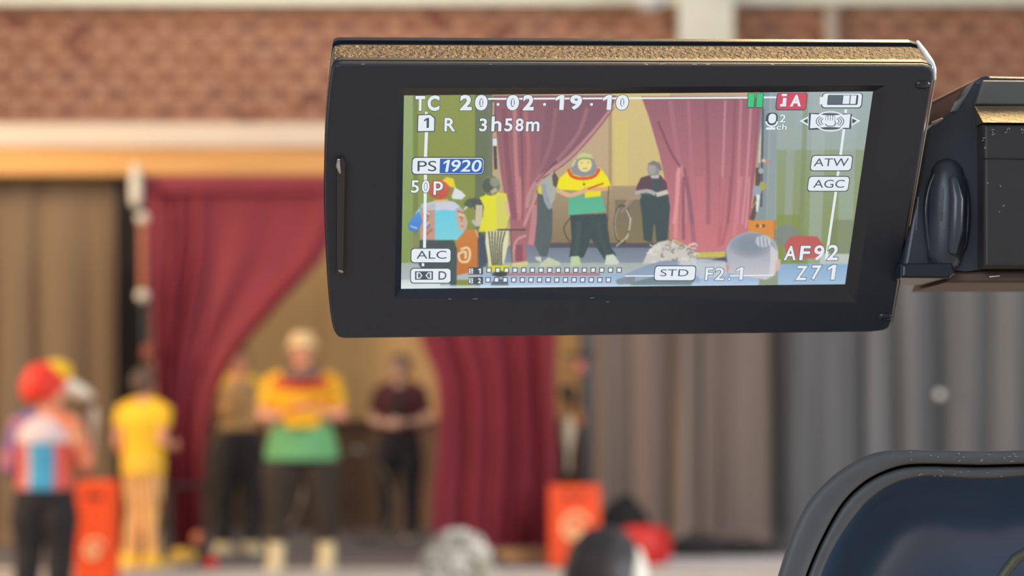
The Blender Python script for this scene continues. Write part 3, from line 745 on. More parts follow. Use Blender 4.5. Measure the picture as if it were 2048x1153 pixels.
# yellow board at the foot of the right curtain
a, b = at(1000, 1122, 15.75), at(1092, 1098, 15.75)
yb_ = empty('yellow_board', ((a.x + b.x) / 2, 15.75, ZS)); tag(yb_, 'yellow wooden board lying at the foot of the right curtain', 'board')
boxobj('plank', -.20, .20, -.03, .03, 0, .085, M_wood, yb_, .006); boxobj('foot', -.20, -.15, -.12, .10, 0, .03, M_dkbrown, yb_, .004)
# black side table
a, b = at(332, 968, 15.5), at(420, 976, 15.5)
tb = empty('side_table', ((a.x + b.x) / 2, 15.5, ZS)); tag(tb, 'small black table between the yellow vest person and the curtain', 'table')
tw = (b.x - a.x) / 2; th_ = a.z - ZS
boxobj('top', -tw, tw, -.14, .14, th_ - .03, th_, M_blackm, tb, .006)
for sx in (-1, 1):
    for sy in (-1, 1):
        bm = bmesh.new(); tube(bm, [(sx * (tw - .03), sy * .11, 0), (sx * (tw - .03), sy * .11, th_ - .03)], [.010, .010], 8); from_bm('leg', bm, M_blackm, tb, True)
# slipper-like prop, ball, juggling items near the left curtain foot
sl = empty('yellow_shoe', (px_x(374, 15.72), 15.72, ZS)); tag(sl, 'loose pale yellow shoe under the hem of the left red curtain', 'shoe')
bm = bmesh.new(); tube(bm, [(-.09, 0, .045), (-.02, 0, .05), (.06, 0, .035), (.11, 0, .028)], [(.04, .045), (.042, .05), (.046, .034), (.036, .024)], 12, side=(0, 1, 0))
remesh(from_bm('upper', bm, M_yshoe, sl), .008, 2); boxobj('sole', -.13, .14, -.045, .045, 0, .018, M_shoe_c, sl, .006)
orb = empty('orange_ball', (px_x(400, 15.45), 15.45, ZS + .14)); tag(orb, 'orange juggling ball on a small black stand by the left curtain', 'ball')
bm = bmesh.new(); ball(bm, (0, 0, .055), .055, 3); from_bm('ball', bm, mat('dull_orange', (206, 122, 88), .6, .06), orb, True)
bm = bmesh.new(); lathe(bm, [(.06, -.14), (.06, -.12), (.02, -.10), (.02, -.02), (.045, .006)], 16); from_bm('stand', bm, M_blackm, orb, True)
rb = empty('red_ball', (px_x(424, 14.8), 14.8, ZS + .012)); tag(rb, 'small red ball on the front edge of the stage', 'ball')
bm = bmesh.new(); ball(bm, (0, 0, .05), .05, 3); from_bm('ball', bm, mat('bright_red', (222, 44, 44), .5, .05), rb, True)
bm = bmesh.new(); tube(bm, [(.0505 * math.cos(t), .0505 * math.sin(t), .05) for t in np.linspace(0, 6.2832, 33)], [.003] * 33, 5); from_bm('seam', bm, M_redtrim, rb, True)
# hoops leaning on the brown lower board
def hoop(x, Y, R_, lean, label, rz):
    o = empty('hula_hoop', (px_x(x, Y), Y, ZS), rz); tag(o, label, 'hoop', 'hula hoops')
    bm = bmesh.new()
    P = [Vector((R_ * math.cos(t), lean * (1 + math.sin(t)), R_ * (1 + math.sin(t)) + .015)) for t in np.linspace(0, 2 * math.pi, 49)[:-1]]
    P2 = P + P[:2]
    tube(bm, P2, [.014] * len(P2), 8, caps=False); from_bm('ring', bm, mat('hoop_plastic', (150, 140, 120), .4, .1, 6, rgb2=(52, 46, 42)), o, True)
    bm = bmesh.new(); tube(bm, P[10:13], [.018] * 3, 8); from_bm('joint_tape', bm, M_white, o, True)
hoop(742, 17.7, .40, .10, 'hula hoop leaning between the yellow shirted and maroon shirted persons', .9)
hoop(530, 17.8, .38, .10, 'hula hoop leaning behind the yellow shirted person on the left', -.7)

# left clamp pole and right prop pole
pl = empty('clamp_pole', at(292, 1100, 15.85) * 1.0); pl.location.z = ZS; tag(pl, 'black pole with white clamps at the left edge of the red curtain', 'pole')
X0 = pl.location.x
def rel(px, py, Y=15.85):
    p = at(px, py, Y); return Vector((p.x - X0, 0, p.z - ZS))
bm = bmesh.new(); tube(bm, [(0, 0, .02), rel(290, 640), rel(284, 350)], [.028, .026, .024], 12); from_bm('shaft', bm, M_blackm, pl, True)
bm = bmesh.new(); lathe(bm, [(.16, 0), (.16, .015), (.04, .03), (.03, .06)], 20); from_bm('base', bm, M_blackm, pl, True)
M_clamp = mat('white_clamp', (224, 214, 196), .5, .05)
bm = bmesh.new(); p0, p1 = rel(273, 405), rel(273, 338)
tube(bm, [p0 + Vector((0, -.04, 0)), p0.lerp(p1, .5) + Vector((0, -.04, 0)), p1 + Vector((0, -.04, 0))], [.045, .05, .034], 12); from_bm('clamp', bm, M_clamp, pl, True)
for yy in (438, 592):
    bm = bmesh.new(); ball(bm, rel(287, yy) + Vector((0, -.05, 0)), .05, 3); from_bm('clamp', bm, M_clamp, pl, True)
bm = bmesh.new(); tube(bm, [rel(288, 575) + Vector((0, -.05, 0)), rel(287, 455) + Vector((0, -.05, 0))], [.03, .03], 10); from_bm('sleeve', bm, mat('rust_brown', (176, 104, 74), .6, .08), pl, True)
bm = bmesh.new(); ball(bm, rel(297, 706) + Vector((0, -.05, 0)), (.05, .04, .07), 3); from_bm('pouch', bm, mat('rust_brown2', (140, 74, 58), .7, .1), pl, True)
pr = empty('prop_pole', at(1174, 1100, 16.5)); pr.location.z = ZS; tag(pr, 'grey upright pipe with hanging props beside the right red curtain', 'pole')
X0 = pr.location.x
M_gpipe = mat('grey_pipe', (92, 94, 98), .5, .06)
bm = bmesh.new(); tube(bm, [(0, 0, 0), rel(1174, 345, 16.5)], [.055, .055], 16, caps=False); from_bm('pipe', bm, M_gpipe, pr, True)
boxobj('foot', -.16, .16, -.16, .16, 0, .015, M_gpipe, pr, .004)
boxobj('hook_rail', rel(1128, 720, 16.5).x, .06, -.09, -.055, rel(1128, 716, 16.5).z, rel(1128, 708, 16.5).z, M_blackm, pr, .003)
def hang(name, label, px, py, cat, build, Y=16.36):
    c_ = at(px, py, Y); o = empty(name, c_); tag(o, label, cat); build(o, c_)
def b_flower(o, c_):
    bm = bmesh.new()
    for k in range(6):
        t = k * math.pi / 3; ball(bm, (.03 * math.cos(t), -.01, .03 * math.sin(t)), (.028, .015, .028), 2)
    from_bm('petals', bm, mat('pink_petals', (206, 112, 104), .7, .08), o, True)
    bm = bmesh.new(); ball(bm, (0, -.022, 0), .018, 2); from_bm('centre', bm, M_emb, o, True)
    bm = bmesh.new(); tube(bm, [(0, 0, 0), (-.01, .06, .03)], [.006, .006], 6); from_bm('stem', bm, M_blackm, o, True)
hang('pink_flower', 'small pink flower shaped prop on the prop pole', 1158, 735, 'flower', b_flower)
def b_black(o, c_):
    bm = bmesh.new(); ball(bm, (0, 0, 0), (.07, .05, .06), 3); ball(bm, (.03, 0, -.09), (.04, .04, .06), 3); from_bm('pouch', bm, M_black, o, True)
    bm = bmesh.new(); tube(bm, [(0, 0, .05), (.005, .02, .16), (.02, .06, .24)], [.006] * 3, 6); from_bm('cord', bm, M_blackm, o, True)
hang('black_pouch', 'black pouch hanging beside the right red curtain', 1135, 785, 'pouch', b_black, 16.22)
def b_org(o, c_):
    bm = bmesh.new(); tube(bm, [(.045 * math.cos(t), 0, .06 * math.sin(t)) for t in np.linspace(0, 6.2832, 25)], [.018] * 25, 8); from_bm('ring', bm, mat('orange_plastic', (196, 120, 72), .5, .06), o, True)
    bm = bmesh.new(); tube(bm, [(-.03, 0, .05), (-.04, .0, -.10)], [.012, .012], 8); from_bm('tail', bm, mat('green_plastic', (128, 132, 74), .5, .06), o, True)
hang('orange_ring', 'orange ring hanging on the prop pole', 1152, 838, 'ring', b_org, 16.40)
def b_club(o, c_):
    bm = bmesh.new(); lathe(bm, [(.01, .22), (.03, .20), (.05, .12), (.052, .06), (.03, -.04), (.016, -.12), (.014, -.20), (.022, -.23), (.01, -.24)], 18); from_bm('club', bm, mat('club_white', (214, 198, 176), .45, .05), o, True)
    bm = bmesh.new(); tube(bm, [(0, 0, .21), (0, .04, .34)], [.005, .005], 6); from_bm('cord', bm, M_blackm, o, True)
hang('white_club', 'pale juggling club hanging on the prop pole', 1137, 885, 'club', b_club)

# ------------------------------------------------------------------ camcorder with flip-out monitor
def rod(r):
    r = np.array(r); t = np.linalg.norm(r); k = r / t
    K = np.array([[0, -k[2], k[1]], [k[2], 0, -k[0]], [-k[1], k[0], 0]])
    return np.eye(3) + np.sin(t) * K + (1 - np.cos(t)) * K @ K
Rp = rod([0.5510726817879923, -0.09291026601334142, 0.013043026665380951])
Tp = np.array([20.220709804864516, -15.946952491367597, 334.3474552468194]) / 1000
def cv2w(a): return Vector((a[0], a[1] * SP + a[2] * CP, -a[1] * CP + a[2] * SP))
PU, PV, PN = cv2w(Rp[:, 0]), cv2w(Rp[:, 1]), cv2w(Rp[:, 2])
PO = cv2w(Tp) + Vector((0, 0, CAMZ))
def uvp(px, py, w_=0.0):
    """monitor-plane millimetres of the point seen at px,py on the plane w_ mm behind the face"""
    d = ray(px, py); o_ = PO + PN * (w_ / 1000) - Vector((0, 0, CAMZ))
    t = o_.dot(PN) / d.dot(PN); q = d * t - o_
    return q.dot(PU) * 1000, q.dot(PV) * 1000
CR = Vector((0.075, 0.40, 1.425))       # camcorder base point
def pw(u, v, w_): return PO + PU * (u / 1000) + PV * (v / 1000) + PN * (w_ / 1000) - CR
def pp_(px, py, w_=0.0): return pw(*uvp(px, py, w_), w_)
def cw(px, py, Y): return at(px, py, Y) - CR
camcorder = empty('camcorder', CR); tag(camcorder, 'black camcorder with a lit flip-out monitor and rounded viewfinder hood', 'camcorder')

M_plast = mat('camcorder_black', (43, 48, 58), .45, .05, 300, bump=.04, bscale=3000, spec=.4)
M_plast2 = mat('camcorder_black_gloss', (36, 42, 52), .22, .05, 200, spec=.5)
M_gap = mat('camcorder_seam', (9, 9, 11), .6, .05)
M_tex = mat('camcorder_textured', (120, 102, 78), .3, .2, 900, bump=.9, bscale=1400, metal=.7, spec=.6)  # warm reflection on the black band put into this brown
M_hin = mat('camcorder_hinge_grey', (50, 56, 66), .36, .05, 250, bump=.03, bscale=2600)
M_brn = mat('camcorder_warm_face', (48, 45, 46), .5, .06, 250, bump=.04, bscale=2600)
M_rub = mat('camcorder_rubber', (82, 84, 87), .5, .05, 300, bump=.05, bscale=2600)
M_chip = mat('scuff_mark', (150, 146, 140), .5, .1, 400)

def offs(loop, d):
    n = len(loop); out = []
    for i in range(n):
        p, q, r_ = (np.array(loop[(i + k) % n]) for k in (-1, 0, 1))
        e1 = (q - p) / (np.linalg.norm(q - p) + 1e-9); e2 = (r_ - q) / (np.linalg.norm(r_ - q) + 1e-9)
        n1 = np.array([-e1[1], e1[0]]); n2 = np.array([-e2[1], e2[0]]); m_ = n1 + n2
        m_ = m_ / max(.35, (m_ @ m_)) * 2 * 1.0
        out.append(tuple(q + m_ * d * .5 * (2 / max(1e-6, 2))))
    return out
left_e = smooth_path([(686, 127), (673, 129), (665, 140), (657, 200), (651, 290), (649, 390), (652, 490), (657, 580), (664, 645), (673, 674), (690, 680)], 3)
right_e = smooth_path([(1740, 667), (1766, 664), (1778, 658), (1784, 646)], 3) + smooth_path([(1868, 160), (1869, 146), (1864, 136), (1848, 131)], 3)
outline_px = [tuple(p) for p in left_e] + [tuple(p) for p in right_e]
OUT = [uvp(x, y) for x, y in outline_px]           # clockwise on screen starting at the top left, going down
area2 = sum(a[0] * b[1] - b[0] * a[1] for a, b in zip(OUT, OUT[1:] + OUT[:1]))
SGN = 1 if area2 > 0 else -1
def inset(d): return offs(OUT, d * SGN)
def shell(name, layers, m, cap0=True, cap1=True, hole=None):
    bm = bmesh.new(); rings = []
    for w_, d in layers:
        rings.append([bm.verts.new(pw(u, v, w_)) for u, v in inset(d)])
    n = len(OUT)
    for a, b in zip(rings, rings[1:]):
        for k in range(n): bm.faces.new((a[k], a[(k + 1) % n], b[(k + 1) % n], b[k]))
    if hole:
        hv = [bm.verts.new(p) for p in hole]
        es = [bm.edges.new((hv[k], hv[(k + 1) % 4])) for k in range(4)]
        es += [bm.edges.get((rings[0][k], rings[0][(k + 1) % n])) for k in range(n)]
        bmesh.ops.triangle_fill(bm, use_beauty=True, edges=es)
    elif cap0: bm.faces.new(rings[0][::-1])
    if cap1: bm.faces.new(rings[-1])
    return from_bm(name, bm, m, camcorder)
WS = 0.9
hole_px = [(796, 177), (1772, 171), (1712, 606), (789, 597)]
scr_px = [(808, 191), (1746, 183), (1690, 569), (802, 578)]
hole = [pp_(x, y, 0.0) for x, y in hole_px]
fb = shell('monitor_front', [(0.0, 1.0), (0.18, .45), (.6, .12), (1.1, 0.0), (2.3, 0.0)], M_plast, hole=hole)
tb_ = shell('textured_band', [(2.35, 0.12), (2.5, .02), (7.0, 0.02), (7.1, .12)], M_tex)
gv = shell('seam_groove', [(7.1, 1.0), (8.9, 1.0)], M_gap)
bc = shell('monitor_back', [(8.9, 0.1), (9.1, 0.0), (10.0, 0.0), (10.5, .5)], M_plast2)
# thin line around the face rounding
bm = bmesh.new(); l1 = [pw(u, v, 1.15) for u, v in offs(OUT, -.05 * SGN)]
tube(bm, l1 + l1[:2], [.00010] * (len(l1) + 2), 5, caps=False); from_bm('edge_seam', bm, M_gap, fb)
# sloping bezel between face and screen
bm = bmesh.new(); hv = [bm.verts.new(p) for p in hole]; iv = [bm.verts.new(pp_(x, y, WS - .05)) for x, y in scr_px]
for k in range(4): bm.faces.new((hv[k], hv[(k + 1) % 4], iv[(k + 1) % 4], iv[k]))
from_bm('bezel', bm, M_plast2, camcorder)
# latch bar at the left of the face
bm = bmesh.new(); q = [pp_(x, y, -.05) for x, y in ((674, 322), (684, 312), (690, 322), (686, 545), (674, 546))]
prism(bm, q, PN * -.0007); lt = from_bm('latch_bar', bm, mat('latch_grey', (50, 50, 58), .3, .05), camcorder)
bm = bmesh.new(); tube(bm, [pp_(677, 320, -.8), pp_(676, 332, -1.0), pp_(680, 345, -.8)], [.00025, .0004, .00025], 8); from_bm('latch_glint', bm, mat('latch_glint_grey', (190, 192, 196), .15, .03, metal=.8), lt, True)  # highlight at the top of the latch bar, modelled as a bright tip
bm = bmesh.new(); tube(bm, [pp_(679, 542, -.8), pp_(684, 544, -.8)], [.00022, .00022], 8); from_bm('latch_stop', bm, M_chip, lt, True)
for x, y in ((1845, 169), (1770, 633)):
    bm = bmesh.new(); c_ = pp_(x, y, .1); R3 = Matrix((PU, PN, -PV)).transposed().to_4x4()
    vs = bmesh.ops.create_icosphere(bm, subdivisions=3, radius=1, matrix=Matrix.Translation(c_) @ R3 @ Matrix.Diagonal((.0013, .0006, .0008, 1)))
    from_bm('rubber_bump', bm, M_plast2, fb, True)
# bright highlight on the monitor's right end, put in as a white strip
bm = bmesh.new()
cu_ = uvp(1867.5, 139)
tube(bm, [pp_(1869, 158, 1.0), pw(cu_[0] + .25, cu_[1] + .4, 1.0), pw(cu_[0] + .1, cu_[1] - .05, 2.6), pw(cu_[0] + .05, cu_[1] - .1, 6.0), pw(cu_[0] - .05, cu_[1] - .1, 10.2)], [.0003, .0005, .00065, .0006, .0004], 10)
from_bm('corner_highlight', bm, mat('corner_highlight_white', (232, 234, 238), .25, .03, metal=.3), fb, True)
bm = bmesh.new(); tube(bm, [pp_(1869, 160, 1.2), pp_(1785, 650, 1.2)], [.00016, .00016], 6); from_bm('side_edge', bm, M_chip, fb, True)
rnd = random.Random(5)
for k in range(14):
    x = rnd.choice([rnd.uniform(1300, 1480), rnd.uniform(700, 1700)]); y = rnd.choice([128.5, 600 + rnd.uniform(-5, 5), 127])
    bm = bmesh.new(); tube(bm, [pp_(x, y, -.02), pp_(x + rnd.uniform(3, 9), y + rnd.uniform(-1, 1), -.02)], [.00006, .00006], 5); from_bm('scuff_or_glint', bm, M_chip, fb)

# ---------------- picture on the screen (flat print: colours stored on the screen's own mesh)
SX0, SY0, SW, SH, SS = 792, 172, 964, 414, 2
img = np.zeros((SH * SS, SW * SS, 3)); 
R1 = lambda *p: [(790 + x * .23438, 170 + y * .23438) for x, y in p]
R2 = lambda *p: [(1260 + x * .24414, 170 + y * .24414) for x, y in p]
R3_ = lambda *p: [(790 + x * .23438, 340 + y * .23438) for x, y in p]
R5 = lambda *p: [(790 + x * .4785, 170 + y * .4783) for x, y in p]
R4 = lambda *p: [(1250 + x * .23438, 340 + y * .23438) for x, y in p]
def poly(pts, colr, a=1.0, colr2=None, axis=1):
    P = np.array([((x - SX0) * SS, (y - SY0) * SS) for x, y in pts])
    x0, y0 = np.maximum(np.floor(P.min(0)).astype(int) - 1, 0); x1, y1 = np.minimum(np.ceil(P.max(0)).astype(int) + 2, [SW * SS, SH * SS])
    if x1 <= x0 or y1 <= y0: return
    X, Y = np.meshgrid(np.arange(x0, x1) + .5, np.arange(y0, y1) + .5)
    ins = np.zeros(X.shape, bool)
    for (ax, ay), (bx, by) in zip(P, np.roll(P, -1, 0)):
        if ay == by: continue
        c_ = ((ay > Y) != (by > Y)) & (X < (bx - ax) * (Y - ay) / (by - ay) + ax); ins ^= c_
    c1 = np.array(colr, float)
    if colr2 is not None:
        t = ((Y - y0) / max(1, y1 - y0) if axis == 1 else (X - x0) / max(1, x1 - x0))[..., None]; cc = c1 * (1 - t) + np.array(colr2, float) * t
    else: cc = np.broadcast_to(c1, (*X.shape, 3))
    m_ = ins[..., None] * a
    img[y0:y1, x0:x1] = img[y0:y1, x0:x1] * (1 - m_) + cc * m_
def stroke(pts, wd, colr, a=1.0, wd2=None, sm=True):
    P = np.array(smooth_path(pts, 6) if sm and len(pts) > 2 else pts, float); n = len(P)
    T = np.gradient(P, axis=0); T /= np.linalg.norm(T, axis=1)[:, None] + 1e-9; Nn = np.c_[-T[:, 1], T[:, 0]]
    ws = np.linspace(wd, wd if wd2 is None else wd2, n)[:, None] / 2
    poly(list(map(tuple, P + Nn * ws)) + list(map(tuple, (P - Nn * ws)[::-1])), colr, a)
def blob(c_, rx, ry, colr, a=1.0, rot=0, colr2=None):
    t = np.linspace(0, 2 * np.pi, 29)[:-1]; x = rx * np.cos(t); y = ry * np.sin(t)
    poly([(c_[0] + u * math.cos(rot) - v * math.sin(rot), c_[1] + u * math.sin(rot) + v * math.cos(rot)) for u, v in zip(x, y)], colr, a, colr2)
def blur(k):
    global img
    for ax in (0, 1):
        pd = [(0, 0)] * 3; pd[ax] = (k, k); q = np.pad(img, pd, mode='edge'); cs = np.cumsum(np.insert(q, 0, 0, axis=ax), axis=ax); n = img.shape[ax]
        img = ((np.take(cs, range(2 * k + 1, n + 2 * k + 1), axis=ax) - np.take(cs, range(0, n), axis=ax)) / (2 * k + 1))
def rect(x0, y0, x1, y1, c1, c2=None, a=1.0, axis=1): poly([(x0, y0), (x1, y0), (x1, y1), (x0, y1)], c1, a, c2, axis)
# hall behind
rect(790, 170, 1000, 600, (140, 150, 78), (132, 140, 62))
rect(790, 170, 826, 600, (154, 170, 118), (128, 150, 70)); rect(826, 170, 836, 600, (112, 128, 70), a=.7); rect(836, 170, 852, 600, (160, 170, 110), (128, 140, 66), a=.5)
rect(950, 170, 988, 600, (104, 116, 92), (104, 112, 70)); rect(976, 170, 988, 470, (112, 120, 104), a=.6)
rect(985, 170, 1540, 600, (196, 168, 134), (186, 160, 120))
rect(1217, 170, 1340, 378, (214, 192, 128), (208, 184, 122)); rect(1217, 170, 1224, 372, (150, 122, 90), a=.6); rect(1230, 240, 1255, 372, (222, 200, 112), a=.5)
rect(1040, 372, 1345, 500, (168, 146, 116), (128, 112, 84)); rect(1230, 400, 1345, 500, (112, 104, 86), (132, 116, 78), a=.8)
rect(1000, 492, 1530, 532, (112, 120, 138), (134, 146, 158)); rect(1090, 486, 1330, 496, (72, 72, 84), a=.8)
rect(790, 526, 1760, 560, (166, 178, 170), (176, 186, 190)); rect(960, 548, 1760, 600, (150, 176, 210), (196, 220, 240))
rect(1000, 546, 1200, 552, (190, 96, 100), a=.7)
# grey and green drapes at the right
rect(1518, 170, 1760, 600, (160, 176, 178), (142, 156, 128)); 
rect(1553, 300, 1760, 540, (138, 152, 110), (128, 142, 66), a=.75)
for x, wd, c_, a_ in ((1530, 20, (128, 142, 152), .8), (1550, 14, (140, 152, 160), .7), (1585, 16, (156, 168, 160), .6), (1640, 26, (168, 180, 176), .55), (1612, 10, (120, 136, 90), .5), (1700, 30, (166, 180, 180), .5)):
    poly([(x - wd / 2, 182), (x + wd / 2, 182), (x + wd / 2 - 12, 540), (x - wd / 2 - 12, 540)], c_, a_)
rect(1553, 430, 1600, 540, (128, 140, 62), a=.6); rect(1660, 440, 1710, 540, (118, 128, 90), a=.6)
# right curtain
RC = R2((92, 95), (990, 95), (1088, 120), (1078, 190), (1062, 330), (1035, 640), (1005, 900), (975, 1147)) + R4((1062, 430), (1050, 540), (900, 655), (860, 690), (600, 700), (520, 640), (430, 590), (380, 600), (375, 330)) + R2((330, 1000), (290, 800), (240, 560), (150, 250))
poly(RC, (150, 96, 108), 1, (206, 118, 122))
for pts, wd, c_, a_ in ((R2((330, 130), (390, 560), (500, 1140)), 9, (182, 118, 130), .5), (R2((480, 130), (500, 600), (540, 1140)), 7, (186, 116, 128), .5), (R2((620, 130), (640, 700), (640, 1140)), 8, (136, 84, 98), .5),
                        (R2((780, 130), (760, 700), (740, 1140)), 5, (206, 140, 150), .7), (R2((860, 110), (840, 700), (800, 1140)), 6, (132, 78, 94), .5), (R2((910, 120), (890, 700), (880, 1140)), 6, (206, 136, 148), .6),
                        (R2((990, 190), (960, 700), (920, 1140)), 5, (214, 146, 158), .7), (R2((1050, 190), (1010, 700), (970, 1140)), 5, (150, 84, 108), .6), (R2((230, 300), (340, 560), (420, 680)), 5, (112, 68, 80), .6),
                        (R2((400, 680), (390, 900), (360, 1140)), 7, (228, 156, 156), .8), (R2((440, 680), (480, 900), (510, 1140)), 8, (140, 84, 104), .7), (R2((420, 660), (450, 900), (450, 1140)), 5, (204, 136, 140), .8)):
    stroke(pts, wd, c_, a_)
for pts, wd, c_, a_ in ((R4((450, 10), (440, 300), (430, 580)), 8, (222, 150, 150), .7), (R4((520, 60), (560, 330), (590, 650)), 9, (150, 92, 112), .6), (R4((500, 60), (500, 400), (500, 600)), 6, (120, 74, 92), .6),
                        (R4((640, 60), (650, 400), (650, 660)), 16, (206, 116, 122), .5), (R4((820, 60), (820, 400), (800, 660)), 8, (176, 92, 100), .5), (R4((900, 60), (880, 400), (830, 640)), 6, (160, 84, 96), .5),
                        (R4((990, 60), (960, 300), (930, 560)), 8, (216, 132, 142), .6), (R4((1060, 60), (1050, 300), (1030, 500)), 4, (226, 160, 168), .6)):
    stroke(pts, wd, c_, a_)
poly(R4((600, 705), (860, 695), (850, 745), (620, 752)), (206, 184, 84)); poly(R4((640, 790), (860, 740), (870, 790), (700, 800)), (70, 70, 84), .8)
# things between curtain and drape
poly(R2((1078, 330), (1068, 640), (1050, 640), (1062, 430)), (226, 206, 172), .9); stroke(R2((1090, 190), (1080, 700), (1075, 1000)), 4, (66, 72, 76), .8); stroke(R2((1050, 680), (1040, 900), (1000, 1110)), 10, (78, 64, 62), .85)
blob(R2((1125, 635))[0], 4, 5, (206, 130, 120)); blob(R2((1095, 620))[0], 4, 4, (214, 196, 150)); blob(R2((1072, 705))[0], 5, 6, (160, 176, 166)); blob(R2((1085, 830))[0], 7, 9, (168, 164, 84)); blob(R2((1040, 870))[0], 9, 11, (150, 164, 172)); stroke(R2((1050, 900), (1040, 1040)), 8, (226, 232, 226), 1, 4); stroke(R2((1040, 940), (985, 1040)), 2.5, (186, 130, 100))
# left curtain
LC = R1((838, 90), (1895, 90), (1850, 200), (1760, 330), (1600, 520), (1470, 640), (1290, 770), (1200, 860), (1160, 940), (1130, 1050)) + R3_((1225, 150), (1220, 430), (1185, 660), (1110, 640), (1130, 740), (1100, 790), (1000, 800), (990, 640), (990, 560), (975, 400)) + R1((925, 900), (900, 740), (868, 440))
poly(LC, (140, 92, 102), 1, (172, 106, 110))
poly(R1((1300, 110), (1880, 95), (1840, 200), (1500, 580), (1230, 800), (1250, 500)), (124, 86, 100), .55)
for pts, wd, c_, a_ in ((R1((1020, 200), (1030, 600), (1060, 1100)), 8, (200, 132, 134), .8), (R1((1110, 200), (1140, 600), (1110, 1150)), 8, (188, 116, 120), .65), (R1((930, 200), (960, 650), (1020, 1150)), 10, (128, 78, 90), .6),
                        (R1((1070, 200), (1085, 640), (1085, 1150)), 5, (122, 72, 84), .6), (R1((1370, 200), (1330, 500), (1210, 800)), 8, (164, 112, 118), .5), (R1((1640, 200), (1560, 420), (1380, 650)), 8, (176, 122, 130), .55),
                        (R1((1850, 200), (1690, 400), (1470, 630), (1240, 790), (1150, 920), (1125, 1050)), 7, (196, 140, 144), .9), (R1((1870, 190), (1720, 390), (1490, 640), (1260, 800)), 2, (92, 56, 62), .8), (R1((1380, 650), (1200, 830)), 2.5, (96, 56, 64), .7),
                        (R3_((1060, 60), (1070, 300), (1060, 430)), 8, (200, 128, 124), .7), (R3_((1210, 200), (1150, 350), (1100, 480)), 6, (210, 150, 150), .8), (R3_((1200, 300), (1180, 480), (1160, 640)), 12, (206, 140, 142), .7), (R3_((1120, 560), (1040, 600), (1010, 700), (1010, 790)), 5, (214, 150, 152), .8), (R3_((1060, 640), (1060, 780)), 14, (136, 74, 84), .8)):
    stroke(pts, wd, c_, a_)
poly(R3_((1005, 795), (1130, 780), (1140, 815), (1060, 835), (1000, 825)), (214, 206, 130))
# pole with white bits on the left edge
stroke(R1((835, 120), (850, 470), (860, 720)), 6, (56, 52, 58), .85); stroke(R1((838, 140), (838, 260)), 3, (226, 196, 160)); stroke(R1((848, 400), (850, 450)), 6, (206, 160, 110)); stroke(R1((850, 455), (852, 520)), 8, (226, 230, 240))
# performer behind the curtain
poly(R1((1345, 740), (1250, 830), (1225, 900), (1240, 1000), (1330, 1040), (1370, 950), (1380, 800)), (172, 172, 166)); poly(R1((1340, 780), (1360, 740), (1395, 800), (1380, 880), (1350, 860)), (96, 84, 62)); poly(R1((1220, 870), (1250, 860), (1250, 940), (1215, 960)), (226, 206, 60))
poly(R3_((1215, 200), (1300, 220), (1345, 350), (1340, 560), (1300, 740), (1240, 740), (1190, 640), (1210, 430)), (84, 96, 96)); stroke(R3_((1265, 120), (1290, 260), (1330, 330)), 9, (150, 158, 164)); poly(R3_((1240, 800), (1310, 745), (1410, 790), (1410, 815), (1230, 832)), (196, 206, 170)); poly(R3_((1195, 745), (1245, 740), (1250, 790), (1205, 770)), (206, 210, 190))
# central performer
poly(R5((732, 545), (884, 538), (892, 610), (900, 675), (925, 712), (878, 735), (848, 690), (818, 642), (802, 690), (788, 722), (728, 722), (738, 640)), (60, 74, 76)); stroke(R5((770, 570), (765, 640), (755, 710)), 10, (78, 92, 88), .5); stroke(R5((850, 570), (860, 640), (890, 710)), 8, (72, 86, 84), .5)
poly(R3_((1500, 740), (1570, 735), (1590, 815), (1500, 825)), (190, 210, 160)); poly(R3_((1800, 730), (1865, 720), (1915, 790), (1900, 808), (1790, 812)), (206, 216, 196))
poly(R1((1480, 950), (1760, 930), (1800, 1080), (1480, 1112)), (92, 176, 140), 1, (84, 186, 146)); poly(R1((1620, 890), (1760, 880), (1755, 950), (1620, 965)), (236, 222, 40))
poly(R1((1480, 730), (1750, 705), (1815, 790), (1845, 870), (1780, 880), (1640, 900), (1500, 900), (1375, 890), (1400, 800)), (244, 232, 34)); poly(R1((1490, 740), (1760, 720), (1700, 800), (1600, 830), (1540, 800)), (226, 206, 40), .5)
stroke(R1((1380, 895), (1480, 940), (1560, 925), (1640, 890)), 9, (222, 176, 132)); stroke(R1((1840, 880), (1760, 890), (1650, 890)), 8, (226, 172, 116)); stroke(R1((1780, 840), (1640, 890)), 3, (206, 84, 44)); stroke(R1((1480, 720), (1510, 780), (1600, 800), (1700, 780), (1745, 715)), 6, (226, 84, 44))
poly(R1((1530, 640), (1690, 620), (1730, 720), (1690, 770), (1600, 785), (1510, 760), (1500, 700)), (142, 142, 152)); blob(R1((1620, 680))[0], 14, 15, (240, 222, 138)); stroke(R1((1585, 665), (1600, 668)), 2, (150, 120, 80)); stroke(R1((1640, 665), (1655, 663)), 2, (150, 120, 80)); stroke(R1((1605, 715), (1640, 712)), 1.6, (170, 110, 80))
poly(R1((1545, 640), (1560, 600), (1610, 578), (1670, 590), (1700, 630), (1690, 650), (1640, 625), (1570, 640)), (196, 206, 142)); stroke(R1((1530, 660), (1560, 640), (1620, 625), (1700, 640)), 3.5, (150, 150, 100)); stroke(R1((1510, 700), (1540, 640)), 4, (206, 210, 160))
blob(R1((1613, 848))[0], 2, 2.5, (90, 80, 40))
